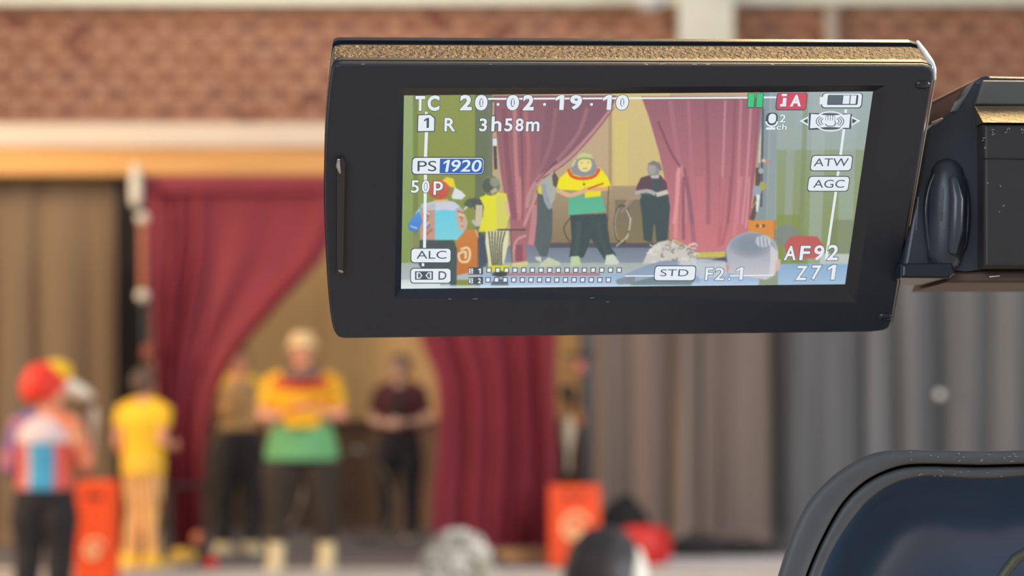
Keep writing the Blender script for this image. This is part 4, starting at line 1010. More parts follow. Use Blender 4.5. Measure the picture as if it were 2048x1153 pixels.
# hoops
th_ = np.linspace(0, 2 * np.pi, 40)
def ringp(c_, rx, ry, wd, colr, rot=0, a0=0, a1=6.2832):
    t = np.linspace(a0, a1, 40); x = rx * np.cos(t); y = ry * np.sin(t)
    stroke([(c_[0] + u * math.cos(rot) - v * math.sin(rot), c_[1] + u * math.sin(rot) + v * math.cos(rot)) for u, v in zip(x, y)], wd, colr, sm=False)
ringp((1244, 449), 15, 38, 2.6, (70, 66, 62)); ringp((1244, 449), 15, 38, 1.6, (214, 206, 186), 0, -1.2, 1.0); ringp((1246, 449), 16, 38, 1.4, (196, 190, 172), 0, 2.2, 4.2)
stroke([(1242, 425), (1270, 398), (1284, 392)], 2.2, (150, 140, 130)); stroke([(1140, 437), (1128, 455), (1132, 472), (1140, 485)], 2.4, (84, 76, 56)); stroke([(1218, 372), (1216, 400), (1215, 462)], 2, (90, 84, 76)); stroke([(1262, 435), (1256, 470), (1232, 493)], 2.2, (206, 196, 170))
# performer at the back
poly(R2((90, 760), (160, 740), (250, 740), (300, 800), (310, 880), (40, 890), (60, 820)), (92, 70, 80)); poly(R2((170, 750), (245, 750), (240, 870), (190, 880)), (72, 82, 88)); poly(R2((85, 880), (310, 880), (320, 930), (300, 1147), (110, 1147), (80, 960)), (66, 84, 88)); poly(R4((130, 220), (370, 230), (385, 330), (360, 600), (270, 620), (250, 420), (230, 620), (160, 600)), (62, 76, 78))
stroke(R2((40, 885), (140, 870), (210, 895)), 8, (176, 172, 166)); stroke(R2((310, 875), (240, 895), (215, 900)), 9, (206, 196, 184)); blob(R2((195, 690))[0], 13, 16, (142, 140, 138)); blob(R2((180, 690))[0], 8, 11, (166, 158, 152)); poly(R2((140, 650), (190, 620), (245, 640), (265, 700), (240, 700), (210, 660)), (124, 120, 118)); poly(R2((165, 745), (240, 740), (235, 765), (175, 765)), (196, 186, 178))
stroke(R4((0, 300), (60, 240), (140, 225)), 6, (176, 140, 120), .8); stroke(R4((10, 330), (40, 400), (30, 540)), 4, (84, 76, 66), .8); stroke(R4((10, 340), (42, 410), (32, 520)), 1.8, (226, 222, 200))
# orange boxes
poly(R3_((520, 520), (690, 510), (720, 620), (710, 860), (530, 900), (525, 650)), (206, 126, 62), 1, (196, 110, 50)); stroke(R3_((690, 510), (718, 620), (712, 850)), 3, (226, 186, 150)); stroke(R3_((560, 680), (620, 665), (640, 720), (620, 780), (560, 780), (545, 720), (600, 700), (600, 760)), 4.5, (240, 214, 166))
poly(R4((1045, 430), (1280, 430), (1275, 600), (1060, 560)), (220, 140, 62)); stroke(R4((1280, 430), (1275, 600)), 3, (190, 110, 50)); blob(R4((1130, 478))[0], 3.5, 3.5, (126, 84, 50)); blob(R4((1182, 478))[0], 3.5, 3.5, (126, 84, 50)); blob(R4((1156, 478))[0], 2, 3, (246, 190, 110))
blob(R4((1380, 560))[0], 26, 22, (122, 132, 138), .7); poly(R4((1360, 640), (1400, 580), (1460, 562), (1640, 570), (1690, 640), (1680, 760), (1380, 750)), (196, 84, 80), 1, (190, 100, 96))
rect(1640, 508, 1712, 530, (206, 212, 214), a=.8); rect(1556, 528, 1712, 580, (140, 176, 220), (170, 200, 232), a=.9)
# table, striped trousers and vest performer
stroke(R3_((870, 512), (1115, 512)), 3, (74, 76, 64)); stroke(R3_((985, 520), (995, 680), (1000, 790)), 2.5, (96, 90, 84)); stroke(R3_((930, 680), (990, 680)), 2, (120, 120, 120)); rect(955, 476, 975, 535, (62, 74, 82), a=.7); poly(R3_((710, 530), (770, 560), (780, 800), (715, 850)), (70, 78, 96), .9)
poly(R3_((775, 515), (970, 520), (965, 640), (930, 800), (800, 820), (770, 620)), (226, 222, 176))
for k in range(6): stroke(R3_((800 + 28 * k, 525), (812 + 20 * k, 640), (832 + 15 * k, 815)), 2.4, (66, 66, 54))
poly(R3_((800, 815), (975, 815), (985, 850), (880, 895), (790, 850)), (214, 210, 60)); blob(R3_((900, 890))[0], 14, 6, (84, 80, 70))
stroke(R1((700, 1000), (640, 1010), (620, 1040)), 18, (84, 96, 80)); poly(R1((640, 990), (780, 960), (760, 1060), (690, 1080)), (78, 86, 78)); stroke(R3_((720, 300), (715, 420), (720, 480)), 14, (206, 190, 160)); stroke(R3_((660, 430), (700, 480)), 6, (176, 190, 190))
poly(R1((720, 960), (830, 920), (880, 915), (940, 950), (960, 1060), (975, 1147), (760, 1147), (770, 1060)), (226, 224, 40), 1, (230, 230, 60)); poly(R3_((770, 200), (950, 200), (975, 330), (950, 500), (860, 510), (770, 530), (710, 530), (750, 400)), (230, 228, 50), 1, (226, 220, 60)); poly(R3_((860, 220), (950, 210), (970, 340), (945, 490), (870, 500)), (206, 200, 120), .6); stroke(R3_((950, 270), (970, 400)), 7, (226, 186, 150))
blob(R1((815, 860))[0], 19, 20, (110, 122, 92)); blob(R1((790, 860))[0], 11, 14, (82, 92, 74)); blob(R1((850, 830))[0], 10, 9, (146, 154, 140), .8); stroke(R1((820, 920), (870, 890)), 8, (190, 170, 140))
# patchwork jacket performer
poly(R3_((210, 600), (500, 600), (530, 680), (525, 1000), (400, 1000), (280, 960), (200, 800)), (70, 82, 82)); rect(790, 560, 880, 580, (226, 232, 230), a=.85)
poly(R1((250, 1010), (400, 980), (510, 1000), (560, 1060), (600, 1147), (140, 1147), (200, 1060)), (206, 206, 220)); poly(R3_((200, 330), (260, 290), (520, 280), (580, 340), (620, 440), (610, 500), (530, 600), (215, 600), (220, 430)), (96, 206, 226), 1, (126, 208, 222))
poly(R3_((340, 280), (500, 275), (555, 310), (500, 350), (420, 340), (345, 350)), (206, 206, 226)); poly(R3_((215, 330), (340, 290), (340, 600), (215, 600)), (196, 150, 132)); 
for k in range(9): stroke(R3_((225 + 12 * k, 330 + 22 * k), (300 - 5 * k, 350 + 26 * k)), 4, [(176, 96, 70), (226, 206, 186), (90, 110, 170), (206, 130, 90)][k % 4], .75)
poly(R3_((220, 290), (330, 275), (345, 340), (240, 360)), (196, 196, 210), .8); poly(R3_((205, 350), (235, 440), (190, 530), (120, 520), (110, 470), (150, 400)), (84, 150, 226), 1, (70, 120, 200)); stroke(R3_((130, 480), (190, 500)), 4, (176, 220, 240), .7)
poly(R3_((520, 330), (575, 330), (622, 450), (605, 510), (550, 520), (525, 430)), (206, 170, 150))
for k in range(6): stroke(R3_((530 + 10 * k, 350 + 26 * k), (590 - 4 * k, 370 + 22 * k)), 3.5, [(170, 110, 90), (236, 206, 180), (190, 80, 60)][k % 3], .8)
stroke(R3_((590, 340), (615, 315)), 4, (210, 214, 220)); poly(R3_((330, 260), (450, 250), (450, 275), (340, 280)), (226, 190, 140))
blob(R1((375, 890))[0], 22, 20, (206, 106, 76), 1, 0, (196, 80, 60)); poly(R1((400, 820), (440, 785), (500, 800), (510, 850), (520, 880), (470, 870), (430, 830)), (240, 210, 50)); poly(R1((480, 960), (510, 875), (570, 910), (605, 945), (570, 980), (500, 975)), (222, 226, 226))
rect(820, 470, 838, 510, (140, 140, 100), a=.6)
# audience heads
blob(R4((1085, 700))[0], 52, 40, (156, 164, 182), 1, 0, (196, 200, 206)); poly(R4((870, 700), (920, 600), (1040, 545), (1180, 545), (1280, 640), (1310, 760), (1280, 900), (1200, 940), (1000, 900), (880, 880)), (142, 152, 164), 1, (206, 202, 206))
[blob(R4((1070, 650))[0], 44 - 4 * k, 26 - 2.4 * k, (122, 134, 148), .16) for k in range(8)]; blob(R4((1180, 610))[0], 16, 12, (206, 210, 212), .6)
for k in range(7): stroke(R4((1130 + 16 * k, 570 + 4 * k), (1140 + 16 * k, 650)), 2, [(226, 230, 232), (110, 120, 130)][k % 2], .7)
poly(R4((1240, 640), (1305, 700), (1310, 800), (1270, 900), (1230, 900), (1240, 760)), (222, 214, 214), .8); poly(R4((1285, 780), (1330, 760), (1320, 850), (1285, 870)), (214, 180, 170)); poly(R4((860, 800), (890, 820), (880, 880), (850, 870)), (206, 150, 140))
poly(R4((150, 800), (200, 690), (280, 620), (370, 600), (440, 640), (540, 650), (610, 720), (610, 800), (440, 830), (300, 800)), (206, 200, 190))
rnd = random.Random(2)
for k in range(34):
    cx_, cy_ = rnd.uniform(200, 590), rnd.uniform(630, 790); q = rnd.uniform(0, 6.28)
    stroke(R4((cx_, cy_), (cx_ + 30 * math.cos(q), cy_ + 22 * math.sin(q)), (cx_ + 50 * math.cos(q + .9), cy_ + 36 * math.sin(q + .9))), 3, rnd.choice([(236, 234, 226), (150, 142, 134), (182, 176, 166), (112, 104, 100), (226, 222, 206)]), .75)
poly(R4((0, 890), (170, 820), (300, 780), (440, 770), (520, 830), (640, 860), (640, 960), (0, 960)), (126, 146, 176), .9, (150, 170, 196)); poly(R4((60, 960), (260, 910), (600, 930), (560, 990), (40, 990)), (100, 122, 120), .8)
poly(R4((440, 800), (640, 760), (860, 780), (870, 900), (640, 930), (560, 860)), (196, 206, 216), .8)
poly(R3_((1880, 940), (1960, 915), (2048, 910), (2048, 975), (1900, 980)), (120, 128, 132), .8); poly(R3_((820, 960), (880, 930), (960, 940), (970, 990), (820, 990)), (70, 84, 92), .8); blob(R3_((890, 890))[0], 16, 5, (60, 64, 64), .7)
rect(790, 571, 1760, 580, (206, 226, 240), (226, 240, 250), a=.8); rect(790, 566, 900, 580, (226, 234, 236), a=.6)
blur(2); blur(2)
rng = np.random.default_rng(3); img = np.clip(img + rng.normal(0, 1.6, img.shape[:2])[..., None], 0, 255)
img = img * .90 + np.array([176, 184, 192]) * .10       # pale grey veil blended over the whole picture
NU, NVv = 660, 268
ctm = [np.array(uvp(x, y, WS)) for x, y in scr_px]
V = []; C = []
for j in range(NVv + 1):
    v_ = j / NVv; a_ = ctm[0] * (1 - v_) + ctm[3] * v_; b_ = ctm[1] * (1 - v_) + ctm[2] * v_
    for i in range(NU + 1):
        u_ = i / NU; q = a_ * (1 - u_) + b_ * u_; V.append(pw(q[0], q[1], WS))
Vn = np.array(V) + np.array(CR) - np.array([0, 0, CAMZ])
zc = Vn[:, 1] * CP + Vn[:, 2] * SP; yc = -Vn[:, 1] * SP + Vn[:, 2] * CP
SXp = CX + F * Vn[:, 0] / zc; SYp = CY - F * yc / zc
ix = np.clip(((SXp - SX0) * SS).astype(int), 0, SW * SS - 1); iy = np.clip(((SYp - SY0) * SS).astype(int), 0, SH * SS - 1)
colr = img[iy, ix] / 255; colr = np.where(colr <= .04045, colr / 12.92, ((colr + .055) / 1.055) ** 2.4)
me = bpy.data.meshes.new('screen')
me.from_pydata([tuple(v) for v in V], [], [(j * (NU + 1) + i, j * (NU + 1) + i + 1, (j + 1) * (NU + 1) + i + 1, (j + 1) * (NU + 1) + i) for j in range(NVv) for i in range(NU)])
ca = me.color_attributes.new('picture', 'FLOAT_COLOR', 'POINT'); ca.data.foreach_set('color', np.c_[colr, np.ones(len(colr))].astype(np.float32).ravel())
M_scr = bpy.data.materials.new('lit_display'); M_scr.use_nodes = True; nt = M_scr.node_tree; b_ = nt.nodes['Principled BSDF']
at_ = nt.nodes.new('ShaderNodeVertexColor'); at_.layer_name = 'picture'; nt.links.new(at_.outputs[0], b_.inputs['Emission Color']); b_.inputs['Emission Strength'].default_value = 1.0
b_.inputs['Base Color'].default_value = (.004, .004, .005, 1); b_.inputs['Roughness'].default_value = .35; b_.inputs['Specular IOR Level'].default_value = .2
me.materials.append(M_scr); screen = link('screen', me, camcorder); screen['label'] = 'lit display showing the stage with white status icons'

# ---------------- status lettering and icons on the screen
def emat(name, rgb):
    if name in MATS: return MATS[name]
    m = bpy.data.materials.new(name); m.use_nodes = True; b = m.node_tree.nodes['Principled BSDF']
    b.inputs['Base Color'].default_value = (.004, .004, .005, 1); b.inputs['Emission Color'].default_value = (*lin(rgb), 1); b.inputs['Emission Strength'].default_value = 1.0; b.inputs['Roughness'].default_value = .4
    b.inputs['Specular IOR Level'].default_value = .2
    MATS[name] = m; return m
E_W, E_K, E_B, E_G, E_R, E_D = (emat('osd_white', (228, 236, 242)), emat('osd_dark', (78, 88, 98)), emat('osd_blue', (58, 104, 178)), emat('osd_green', (66, 200, 126)), emat('osd_red', (206, 84, 104)), emat('osd_grey', (96, 108, 118)))
def slab(bm, pts, h0, mi):
    """flat print on the screen, pts in reference pixels"""
    vs = [bm.verts.new(pp_(x, y, WS - h0)) for x, y in pts]
    try:
        f = bm.faces.new(vs); f.material_index = mi
    except ValueError: pass
def rrect(x0, y0, x1, y1, r, sk=0.0):
    P = []
    for cx_, cy_, a0 in ((x1 - r, y0 + r, -90), (x1 - r, y1 - r, 0), (x0 + r, y1 - r, 90), (x0 + r, y0 + r, 180)):
        for k in range(5):
            t = math.radians(a0 + k * 22.5); P.append((cx_ + r * math.cos(t), cy_ + r * math.sin(t)))
    ym = (y0 + y1) / 2
    return [(x - sk * (y - ym), y) for x, y in P]
TXT = {}
def glyphs(t, off):
    k = (t, off)
    if k not in TXT:
        cu = bpy.data.curves.new('t', 'FONT'); cu.body = t; cu.offset = off; cu.resolution_u = 5; cu.space_character = 1.0
        o = bpy.data.objects.new('t', cu); col.objects.link(o); dg = bpy.context.evaluated_depsgraph_get(); dg.update()
        m = bpy.data.meshes.new_from_object(o.evaluated_get(dg)); P = np.array([v.co[:2] for v in m.vertices]); Fs = [tuple(p.vertices) for p in m.polygons]
        bpy.data.objects.remove(o); bpy.data.curves.remove(cu); bpy.data.meshes.remove(m); TXT[k] = (P, Fs)
    return TXT[k]
def skew_at(x): return .012 + .135 * (x - 806) / 940       # lean of the screen's own verticals across its width
def one(off):
    q = [(.48 - off, -off), (.78 + off, -off), (.78 + off, 1 + off), (.52 - off, 1 + off), (.12 - off, .80 + off), (.12 - off, .64 - off), (.48 - off, .80 - off)]
    return np.array(q), [tuple(range(7))]
def put_text(bm, t, x0, y0, x1, y1, mi, out=True, wgt=.012, slant=0.0, mo=1):
    gl_ = (lambda q: one(max(0, q - .01 if q < .04 else q * 1.0))) if t == '1' else (lambda q: glyphs(t, q))
    P, Fs = gl_(wgt); lo, hi = P.min(0), P.max(0)
    for (Q, G), h0, mm in ([(gl_(wgt + .030), .02, mo)] if out else []) + [((P, Fs), .04, mi)]:
        n0 = []
        for p in Q:
            s_, t_ = (p[0] - lo[0]) / (hi[0] - lo[0]), (p[1] - lo[1]) / (hi[1] - lo[1])
            y = y1 + (y0 - y1) * t_; x = x0 + (x1 - x0) * s_
            x += -(y - (y0 + y1) / 2) * (skew_at(x) + slant)
            n0.append(bm.verts.new(pp_(x, y, WS - h0)))
        for f in G:
            try: bm.faces.new([n0[k] for k in f]).material_index = mm
            except ValueError: pass
def osd(name, fn):
    bm = bmesh.new(); fn(bm)
    me = bpy.data.meshes.new(name); bm.to_mesh(me); bm.free()
    for m in (E_W, E_K, E_B, E_G, E_R, E_D): me.materials.append(m)
    return link(name, me, screen)
def words(t, segs, **kw):
    osd('screen_text', lambda bm: [put_text(bm, a, *b, 0, **kw) for a, b in segs])['label'] = 'white lettering ' + t
words('TC 20:02:19:10', [('T', (831, 192, 850, 222)), ('C', (855, 191, 879, 222)), ('2', (920, 190, 944, 221)), ('0', (950, 190, 975, 221)), ('.', (993, 206, 999, 212)),
                         ('0', (1013, 190, 1038, 221)), ('2', (1046, 190, 1068, 221)), ('.', (1086, 206, 1092, 212)), ('1', (1111, 190, 1128, 220)), ('9', (1140, 190, 1164, 220)), ('.', (1180, 206, 1186, 212)),
                         ('1', (1206, 190, 1223, 220)), ('0', (1232, 190, 1257, 220))], wgt=.042)
osd('zero_slash', lambda bm: [slab(bm, [(x - 2, 199), (x + 2, 199), (x + 1.6, 212), (x - 2.4, 212)], .045, 0) for x in (963, 1026, 1245)])
words('3h58m', [('R', (889, 236, 911, 263)), ('3', (959, 237, 974, 263)), ('h', (983, 233, 1003, 263)), ('5', (1009, 237, 1025, 263)), ('8', (1031, 237, 1047, 263)), ('m', (1052, 243, 1079, 263))], wgt=.02)
words('50p', [('5', (822, 361, 838, 386)), ('0', (844, 361, 859, 386)), ('p', (867, 363, 886, 390))], wgt=.015)
words('F2.1', [('F', (1411, 536, 1426, 561)), ('2', (1430, 536, 1449, 561)), ('.', (1456, 556, 1461, 561)), ('1', (1472, 535, 1486, 560))], wgt=.012)
words('AF92', [('A', (1569, 492, 1593, 521)), ('F', (1600, 492, 1620, 521)), ('9', (1628, 491, 1648, 521)), ('2', (1655, 490, 1677, 521))], wgt=.02)
words('Z71', [('Z', (1592, 532, 1614, 561)), ('7', (1623, 531, 1642, 560)), ('1', (1655, 530, 1671, 560))], wgt=.02)
def badge(t, x0, y0, x1, y1, tx, r=6):
    def fn(bm):
        k = skew_at((x0 + x1) / 2)
        slab(bm, rrect(x0 - 1.8, y0 - 1.8, x1 + 1.8, y1 + 1.8, r + 1, k), .015, 1); slab(bm, rrect(x0, y0, x1, y1, r, k), .03, 0)
        put_text(bm, t, *tx, 1, out=False, wgt=.0)
    osd('screen_badge', fn)['label'] = 'white rounded badge reading ' + t
badge('ALC', 823, 498, 901, 525, (833, 502, 893, 518)); badge('STD', 1310, 533, 1390, 561, (1321, 539, 1377, 553)); badge('ATW', 1623, 312, 1703, 341, (1628, 317, 1697, 333)); badge('AGC', 1617, 354, 1697, 382, (1627, 360, 1689, 376))
def f_dolby(bm):
    slab(bm, rrect(820.2, 536.2, 902.8, 567.8, 7), .015, 1); slab(bm, rrect(822, 538, 901, 566, 6), .03, 0)
    slab(bm, [(830, 543), (866, 543), (866, 560), (830, 560)], .035, 1); slab(bm, [(833, 545), (863, 545), (863, 558), (833, 558)], .04, 0)
    slab(bm, [(840, 545), (856, 545), (851, 551.5), (856, 558), (840, 558), (845, 551.5)], .045, 1)
    slab(bm, [(836, 547)] + [(836 + 6 * math.cos(t), 551.5 + 5 * math.sin(t)) for t in np.linspace(-1.4, 1.4, 8)] + [(836, 556)], .05, 5); slab(bm, [(860, 547)] + [(860 - 6 * math.cos(t), 551.5 + 5 * math.sin(t)) for t in np.linspace(-1.4, 1.4, 8)] + [(860, 556)], .05, 5)
    put_text(bm, 'D', 877, 543, 893, 560, 1, out=False, wgt=.01)
osd('screen_badge', f_dolby)['label'] = 'white badge with double bow-tie icon and letter D'
def f_card(bm):
    slab(bm, [(835, 229), (861, 228), (871, 236), (870, 264), (834, 265)], .015, 1); slab(bm, [(837, 231), (860, 230), (868.5, 237), (868, 262), (836, 262.5)], .03, 0); put_text(bm, '1', 848, 236, 858, 256, 1, out=False, wgt=.03)
osd('card_icon', f_card)['label'] = 'white memory card icon with the number 1'
def f_ps(bm):
    slab(bm, rrect(823, 314, 969, 350, 8, .03), .015, 1); slab(bm, rrect(825, 316, 967, 348, 7, .03), .03, 0); slab(bm, rrect(881, 317.5, 966, 347, 6, .03), .035, 2); slab(bm, [(880, 317.5), (890, 317.5), (889, 347), (879, 347)], .036, 2)
    put_text(bm, 'PS', 835, 322, 873, 343, 1, out=False, wgt=.0)
    put_text(bm, '1', 886, 320, 898, 344, 0, out=False, wgt=.012, slant=.16); put_text(bm, '920', 902, 320, 963, 344, 0, out=False, wgt=.012, slant=.16)
osd('screen_badge', f_ps)['label'] = 'white and blue badge reading PS 1920'
def f_pause(bm):
    for x in (1497, 1514):
        slab(bm, [(x - 1.5, 186), (x + 14, 186), (x + 12, 216.5), (x - 3, 216.5)], .015, 1); slab(bm, [(x, 187), (x + 12.5, 187), (x + 10.5, 214.5), (x - 1.5, 214.5)], .03, 3)
osd('pause_icon', f_pause)['label'] = 'green pause bars'
def f_ia(bm):
    slab(bm, rrect(1552, 185.5, 1614, 221, 6, .1), .015, 1); slab(bm, rrect(1554, 186.5, 1612.5, 219, 5, .1), .03, 4)
    slab(bm, [(1566, 196), (1573, 196), (1572, 213), (1560, 213), (1560.5, 208), (1565, 208)], .04, 0); slab(bm, [(1564, 188), (1574, 188), (1573.5, 192.5), (1563.5, 192.5)], .04, 0); put_text(bm, 'A', 1581, 190, 1603, 213, 0, out=False, wgt=.04)
osd('screen_badge', f_ia)['label'] = 'red badge reading iA'
def f_bat(bm):
    slab(bm, rrect(1643, 186, 1725, 217, 7, .1), .013, 1); slab(bm, rrect(1645, 187, 1723, 215, 6, .1), .02, 0); slab(bm, [(1640, 194), (1648, 194), (1647, 209), (1639, 209)], .02, 0)
    slab(bm, rrect(1655, 190, 1716, 210, 2, .1), .03, 1); slab(bm, [(1687, 191), (1700, 191), (1698, 208), (1685, 208)], .04, 0); slab(bm, [(1702, 191), (1713, 191), (1711, 208), (1700, 208)], .04, 0); slab(bm, [(1658, 191), (1686, 191), (1684, 208), (1656, 208)], .035, 5)
osd('battery_icon', f_bat)['label'] = 'white battery icon'
def f_mic(bm):
    slab(bm, rrect(1531.5, 225.5, 1555.5, 252, 9, .08), .013, 1); slab(bm, rrect(1537, 227.5, 1552, 247, 7, .08), .03, 0)
    for t0, t1 in zip(np.linspace(.0, 3.14, 12)[:-1], np.linspace(.0, 3.14, 12)[1:]):
        q = lambda t, r: (1543.5 + r * math.cos(t), 243 + r * .85 * math.sin(t)); slab(bm, [q(t0, 9.5), q(t1, 9.5), q(t1, 13), q(t0, 13)], .03, 0)
    slab(bm, [(1542, 252), (1546, 252), (1545, 257), (1541, 257)], .03, 0); slab(bm, [(1533, 255), (1551, 255), (1550, 259.5), (1532, 259.5)], .03, 0)
    put_text(bm, '2', 1559, 229, 1572, 245, 0, wgt=.02); put_text(bm, 'ch', 1553, 248, 1574, 260, 0, wgt=.02)
osd('microphone_icon', f_mic)['label'] = 'white microphone icon reading 2ch'
def f_ois(bm):
    slab(bm, [(1618, 226), (1704, 228), (1702, 258), (1617, 260)], .013, 1); slab(bm, [(1622, 228), (1660, 231), (1701, 228.5), (1698, 256), (1657, 254), (1620, 257)], .03, 0)
    for sg in (-1, 1):
        for rr_ in (13, 18, 23):
            for t0, t1 in zip(np.linspace(-.75, .75, 7)[:-1], np.linspace(-.75, .75, 7)[1:]):
                q = lambda t, r: (1660 + sg * (r + 5) * math.cos(t) * .95, 243 + r * .62 * math.sin(t)); slab(bm, [q(t0, rr_), q(t1, rr_), q(t1, rr_ + 2), q(t0, rr_ + 2)], .036, 5)
        cx_ = 1660 + sg * 43
        slab(bm, [(cx_, 233), (cx_ + sg * 18, 242), (cx_, 252)], .03, 0); slab(bm, [(cx_ + sg * 1.5, 237), (cx_ + sg * 11, 242), (cx_ + sg * 1.5, 248)], .04, 1)
        for t0, t1 in zip(np.linspace(.5, 2.64, 8)[:-1], np.linspace(.5, 2.64, 8)[1:]):
            q = lambda t, r: (1661 + r * 1.35 * math.cos(t), 243 - sg * (r * .82) * math.sin(t)); slab(bm, [q(t0, 22), q(t1, 22), q(t1, 25), q(t0, 25)], .03, 0)
    slab(bm, rrect(1650, 240, 1672, 253, 6), .04, 5); slab(bm, rrect(1652, 241, 1670, 251.5, 5), .05, 0)
    for k in range(4): slab(bm, rrect(1652 + 4.6 * k - .8, 230 + abs(k - 1.6) * 1.4 - 1, 1655.4 + 4.6 * k + .8, 246, 1.8), .045, 5); slab(bm, rrect(1652 + 4.6 * k, 230 + abs(k - 1.6) * 1.4, 1655.4 + 4.6 * k, 246, 1.6), .055, 0)
    slab(bm, [(1646, 240), (1649, 238.5), (1655, 246), (1653, 250)], .055, 0)
osd('stabiliser_icon', f_ois)['label'] = 'white shaking hand icon'
def f_meter(bm):
    for r_, (n, y, xa, sp) in enumerate(((16, 540.5, 978, 17.35), (15, 560, 976, 17.2))):
        slab(bm, [(937, y - 5), (966, y - 6), (966, y + 9), (937, y + 9)], .015, 1); slab(bm, [(938, y - 3), (946, y - 3), (946, y + 7), (938, y + 7)], .03, 0)
        put_text(bm, 'S', 939, y - 2, 945, y + 6, 1, out=False); put_text(bm, '12'[r_], 956, y - 3, 962, y + 7, 0, out=False, wgt=.03)
        for k in range(n):
            x = xa + sp * k; slab(bm, [(x - 5, y - 5), (x + 5.5, y - 5), (x + 5, y + 5.5), (x - 5.5, y + 5.5)], .015, 1); slab(bm, [(x - 3.3, y - 3.4), (x + 3.7, y - 3.4), (x + 3.3, y + 3.8), (x - 3.7, y + 3.8)], .03, 0)
osd('level_meter', f_meter)['label'] = 'two rows of white sound level squares'
def f_frame(bm):
    def ln(a, b, wd, h0=.01):
        a, b = np.array(a, float), np.array(b, float); d = (b - a) / np.linalg.norm(b - a); n = np.array([-d[1], d[0]]) * wd / 2
        slab(bm, [tuple(a + n), tuple(b + n), tuple(b - n), tuple(a - n)], h0, 0)
    ln((976, 198), (1495, 195.5), 3.6); ln((1527, 195), (1553, 194.8), 3.4); ln((853, 224), (852, 230), 5); ln((853, 262), (851, 314), 6); ln((851, 349), (849, 498), 6); ln((846, 524), (846, 533), 5)
    ln((1692, 219), (1691, 226), 5); ln((1688, 258), (1681, 311), 5); ln((1677, 341), (1675, 354), 5); ln((1672, 382), (1652, 520), 5); ln((1250, 552.5), (1308, 552.3), 2.4); ln((1460, 552), (1546, 551), 2.4)
osd('frame_line', f_frame)['label'] = 'thin white frame guide lines'

# ---------------- hinge arm
def prism_px(name, pts, Y0, Y1, m, bevel=0.0, parent=camcorder, smooth=False):
    bm = bmesh.new(); lp = [cw(x, y, Y0) for x, y in pts]
    a = [bm.verts.new(p) for p in lp]; b = [bm.verts.new(p + Vector((0, Y1 - Y0, 0))) for p in lp]; n = len(a)
    f0 = bm.faces.new(a); bm.faces.new(b[::-1])
    for k in range(n): bm.faces.new((a[k], b[k], b[(k + 1) % n], a[(k + 1) % n]))
    if bevel: bmesh.ops.bevel(bm, geom=list(f0.edges), offset=bevel, segments=3, affect='EDGES', profile=.5, clamp_overlap=True)
    return from_bm(name, bm, m, parent, smooth)
hb_ = prism_px('hinge_block', [tuple(p) for p in smooth_path([(1852, 262), (1872, 246), (1906, 232), (1930, 196), (1948, 166), (1960, 156), (1980, 151)], 3)] + [(2230, 156), (2230, 538), (1975, 538), (1930, 534), (1900, 540), (1830, 545), (1806, 530)], .342, .372, M_hin, .0008)
prism_px('top_face', [(1966, 160), (2230, 162), (2230, 212), (1950, 210)], .3408, .346, mat('camcorder_top_grey', (86, 86, 84), .5, .05, 300, bump=.04, bscale=2600), .0004, hb_)
# stepped ledge, the lamp's warm sheen put into its bronze tone
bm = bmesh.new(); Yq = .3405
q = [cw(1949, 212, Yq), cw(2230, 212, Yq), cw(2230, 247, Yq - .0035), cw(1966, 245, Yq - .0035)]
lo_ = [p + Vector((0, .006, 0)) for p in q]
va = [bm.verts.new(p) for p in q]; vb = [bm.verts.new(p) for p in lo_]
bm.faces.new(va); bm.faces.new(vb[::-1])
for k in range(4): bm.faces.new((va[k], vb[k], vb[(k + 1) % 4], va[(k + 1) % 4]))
from_bm('step_ledge', bm, mat('ledge_warm_sheen', (112, 100, 80), .4, .08, 300, bump=.1, bscale=1800, metal=.5), hb_)
prism_px('arm_face', [(1967, 248), (2230, 250), (2230, 535), (1968, 535)], .3372, .345, M_brn, .0006, hb_)
boxl = prism_px('cover_line', [(1966, 316), (2230, 319), (2230, 321), (1966, 318)], .33705, .3374, M_gap, 0, hb_)
prism_px('under_strip', [(1902, 540), (2230, 536), (2230, 566), (1890, 566)], .343, .372, mat('warm_underside', (92, 76, 68), .45, .06, 250), .0008, hb_)  # brown reflection on the underside put into the colour
prism_px('base_ledge', [(1803, 528), (1905, 524), (1912, 548), (1900, 557), (1802, 556)], .3395, .36, M_plast2, .0006, hb_)
bm = bmesh.new()
cxp = 1893
tube(bm, [cw(cxp, 352, .3425), cw(cxp + 1, 380, .3425), cw(cxp, 430, .3425), cw(cxp - 2, 480, .3425), cw(cxp - 5, 512, .3425)], [.0030, .0036, .0037, .0036, .0032], 24)
hbr = from_bm('hinge_barrel', bm, M_hin, camcorder, True)
bm = bmesh.new(); arch = smooth_path([(1862, 515), (1852, 420), (1868, 352), (1900, 340), (1926, 358), (1936, 420), (1928, 495), (1905, 516)], 4)
tube(bm, [cw(x, y, .3412) for x, y in arch], [.0005] * len(arch), 8); from_bm('barrel_rim', bm, M_plast2, hbr, True)
bm = bmesh.new(); tube(bm, [cw(1908, 362, .3392), cw(1914, 400, .3388), cw(1912, 460, .3388), cw(1906, 500, .3392)], [.0009, .0013, .0013, .0009], 12); from_bm('barrel_insert', bm, mat('slate_insert', (60, 66, 76), .3, .05), hbr, True)
for a_, b_ in (((1883, 372), (1880, 440)), ((1923, 400), (1921, 470)), ((1836, 395), (1832, 460))):
    bm = bmesh.new(); tube(bm, [cw(*a_, .3384), cw(*b_, .3384)], [.00012, .00012], 6); from_bm('rib', bm, M_rub, hbr, True)
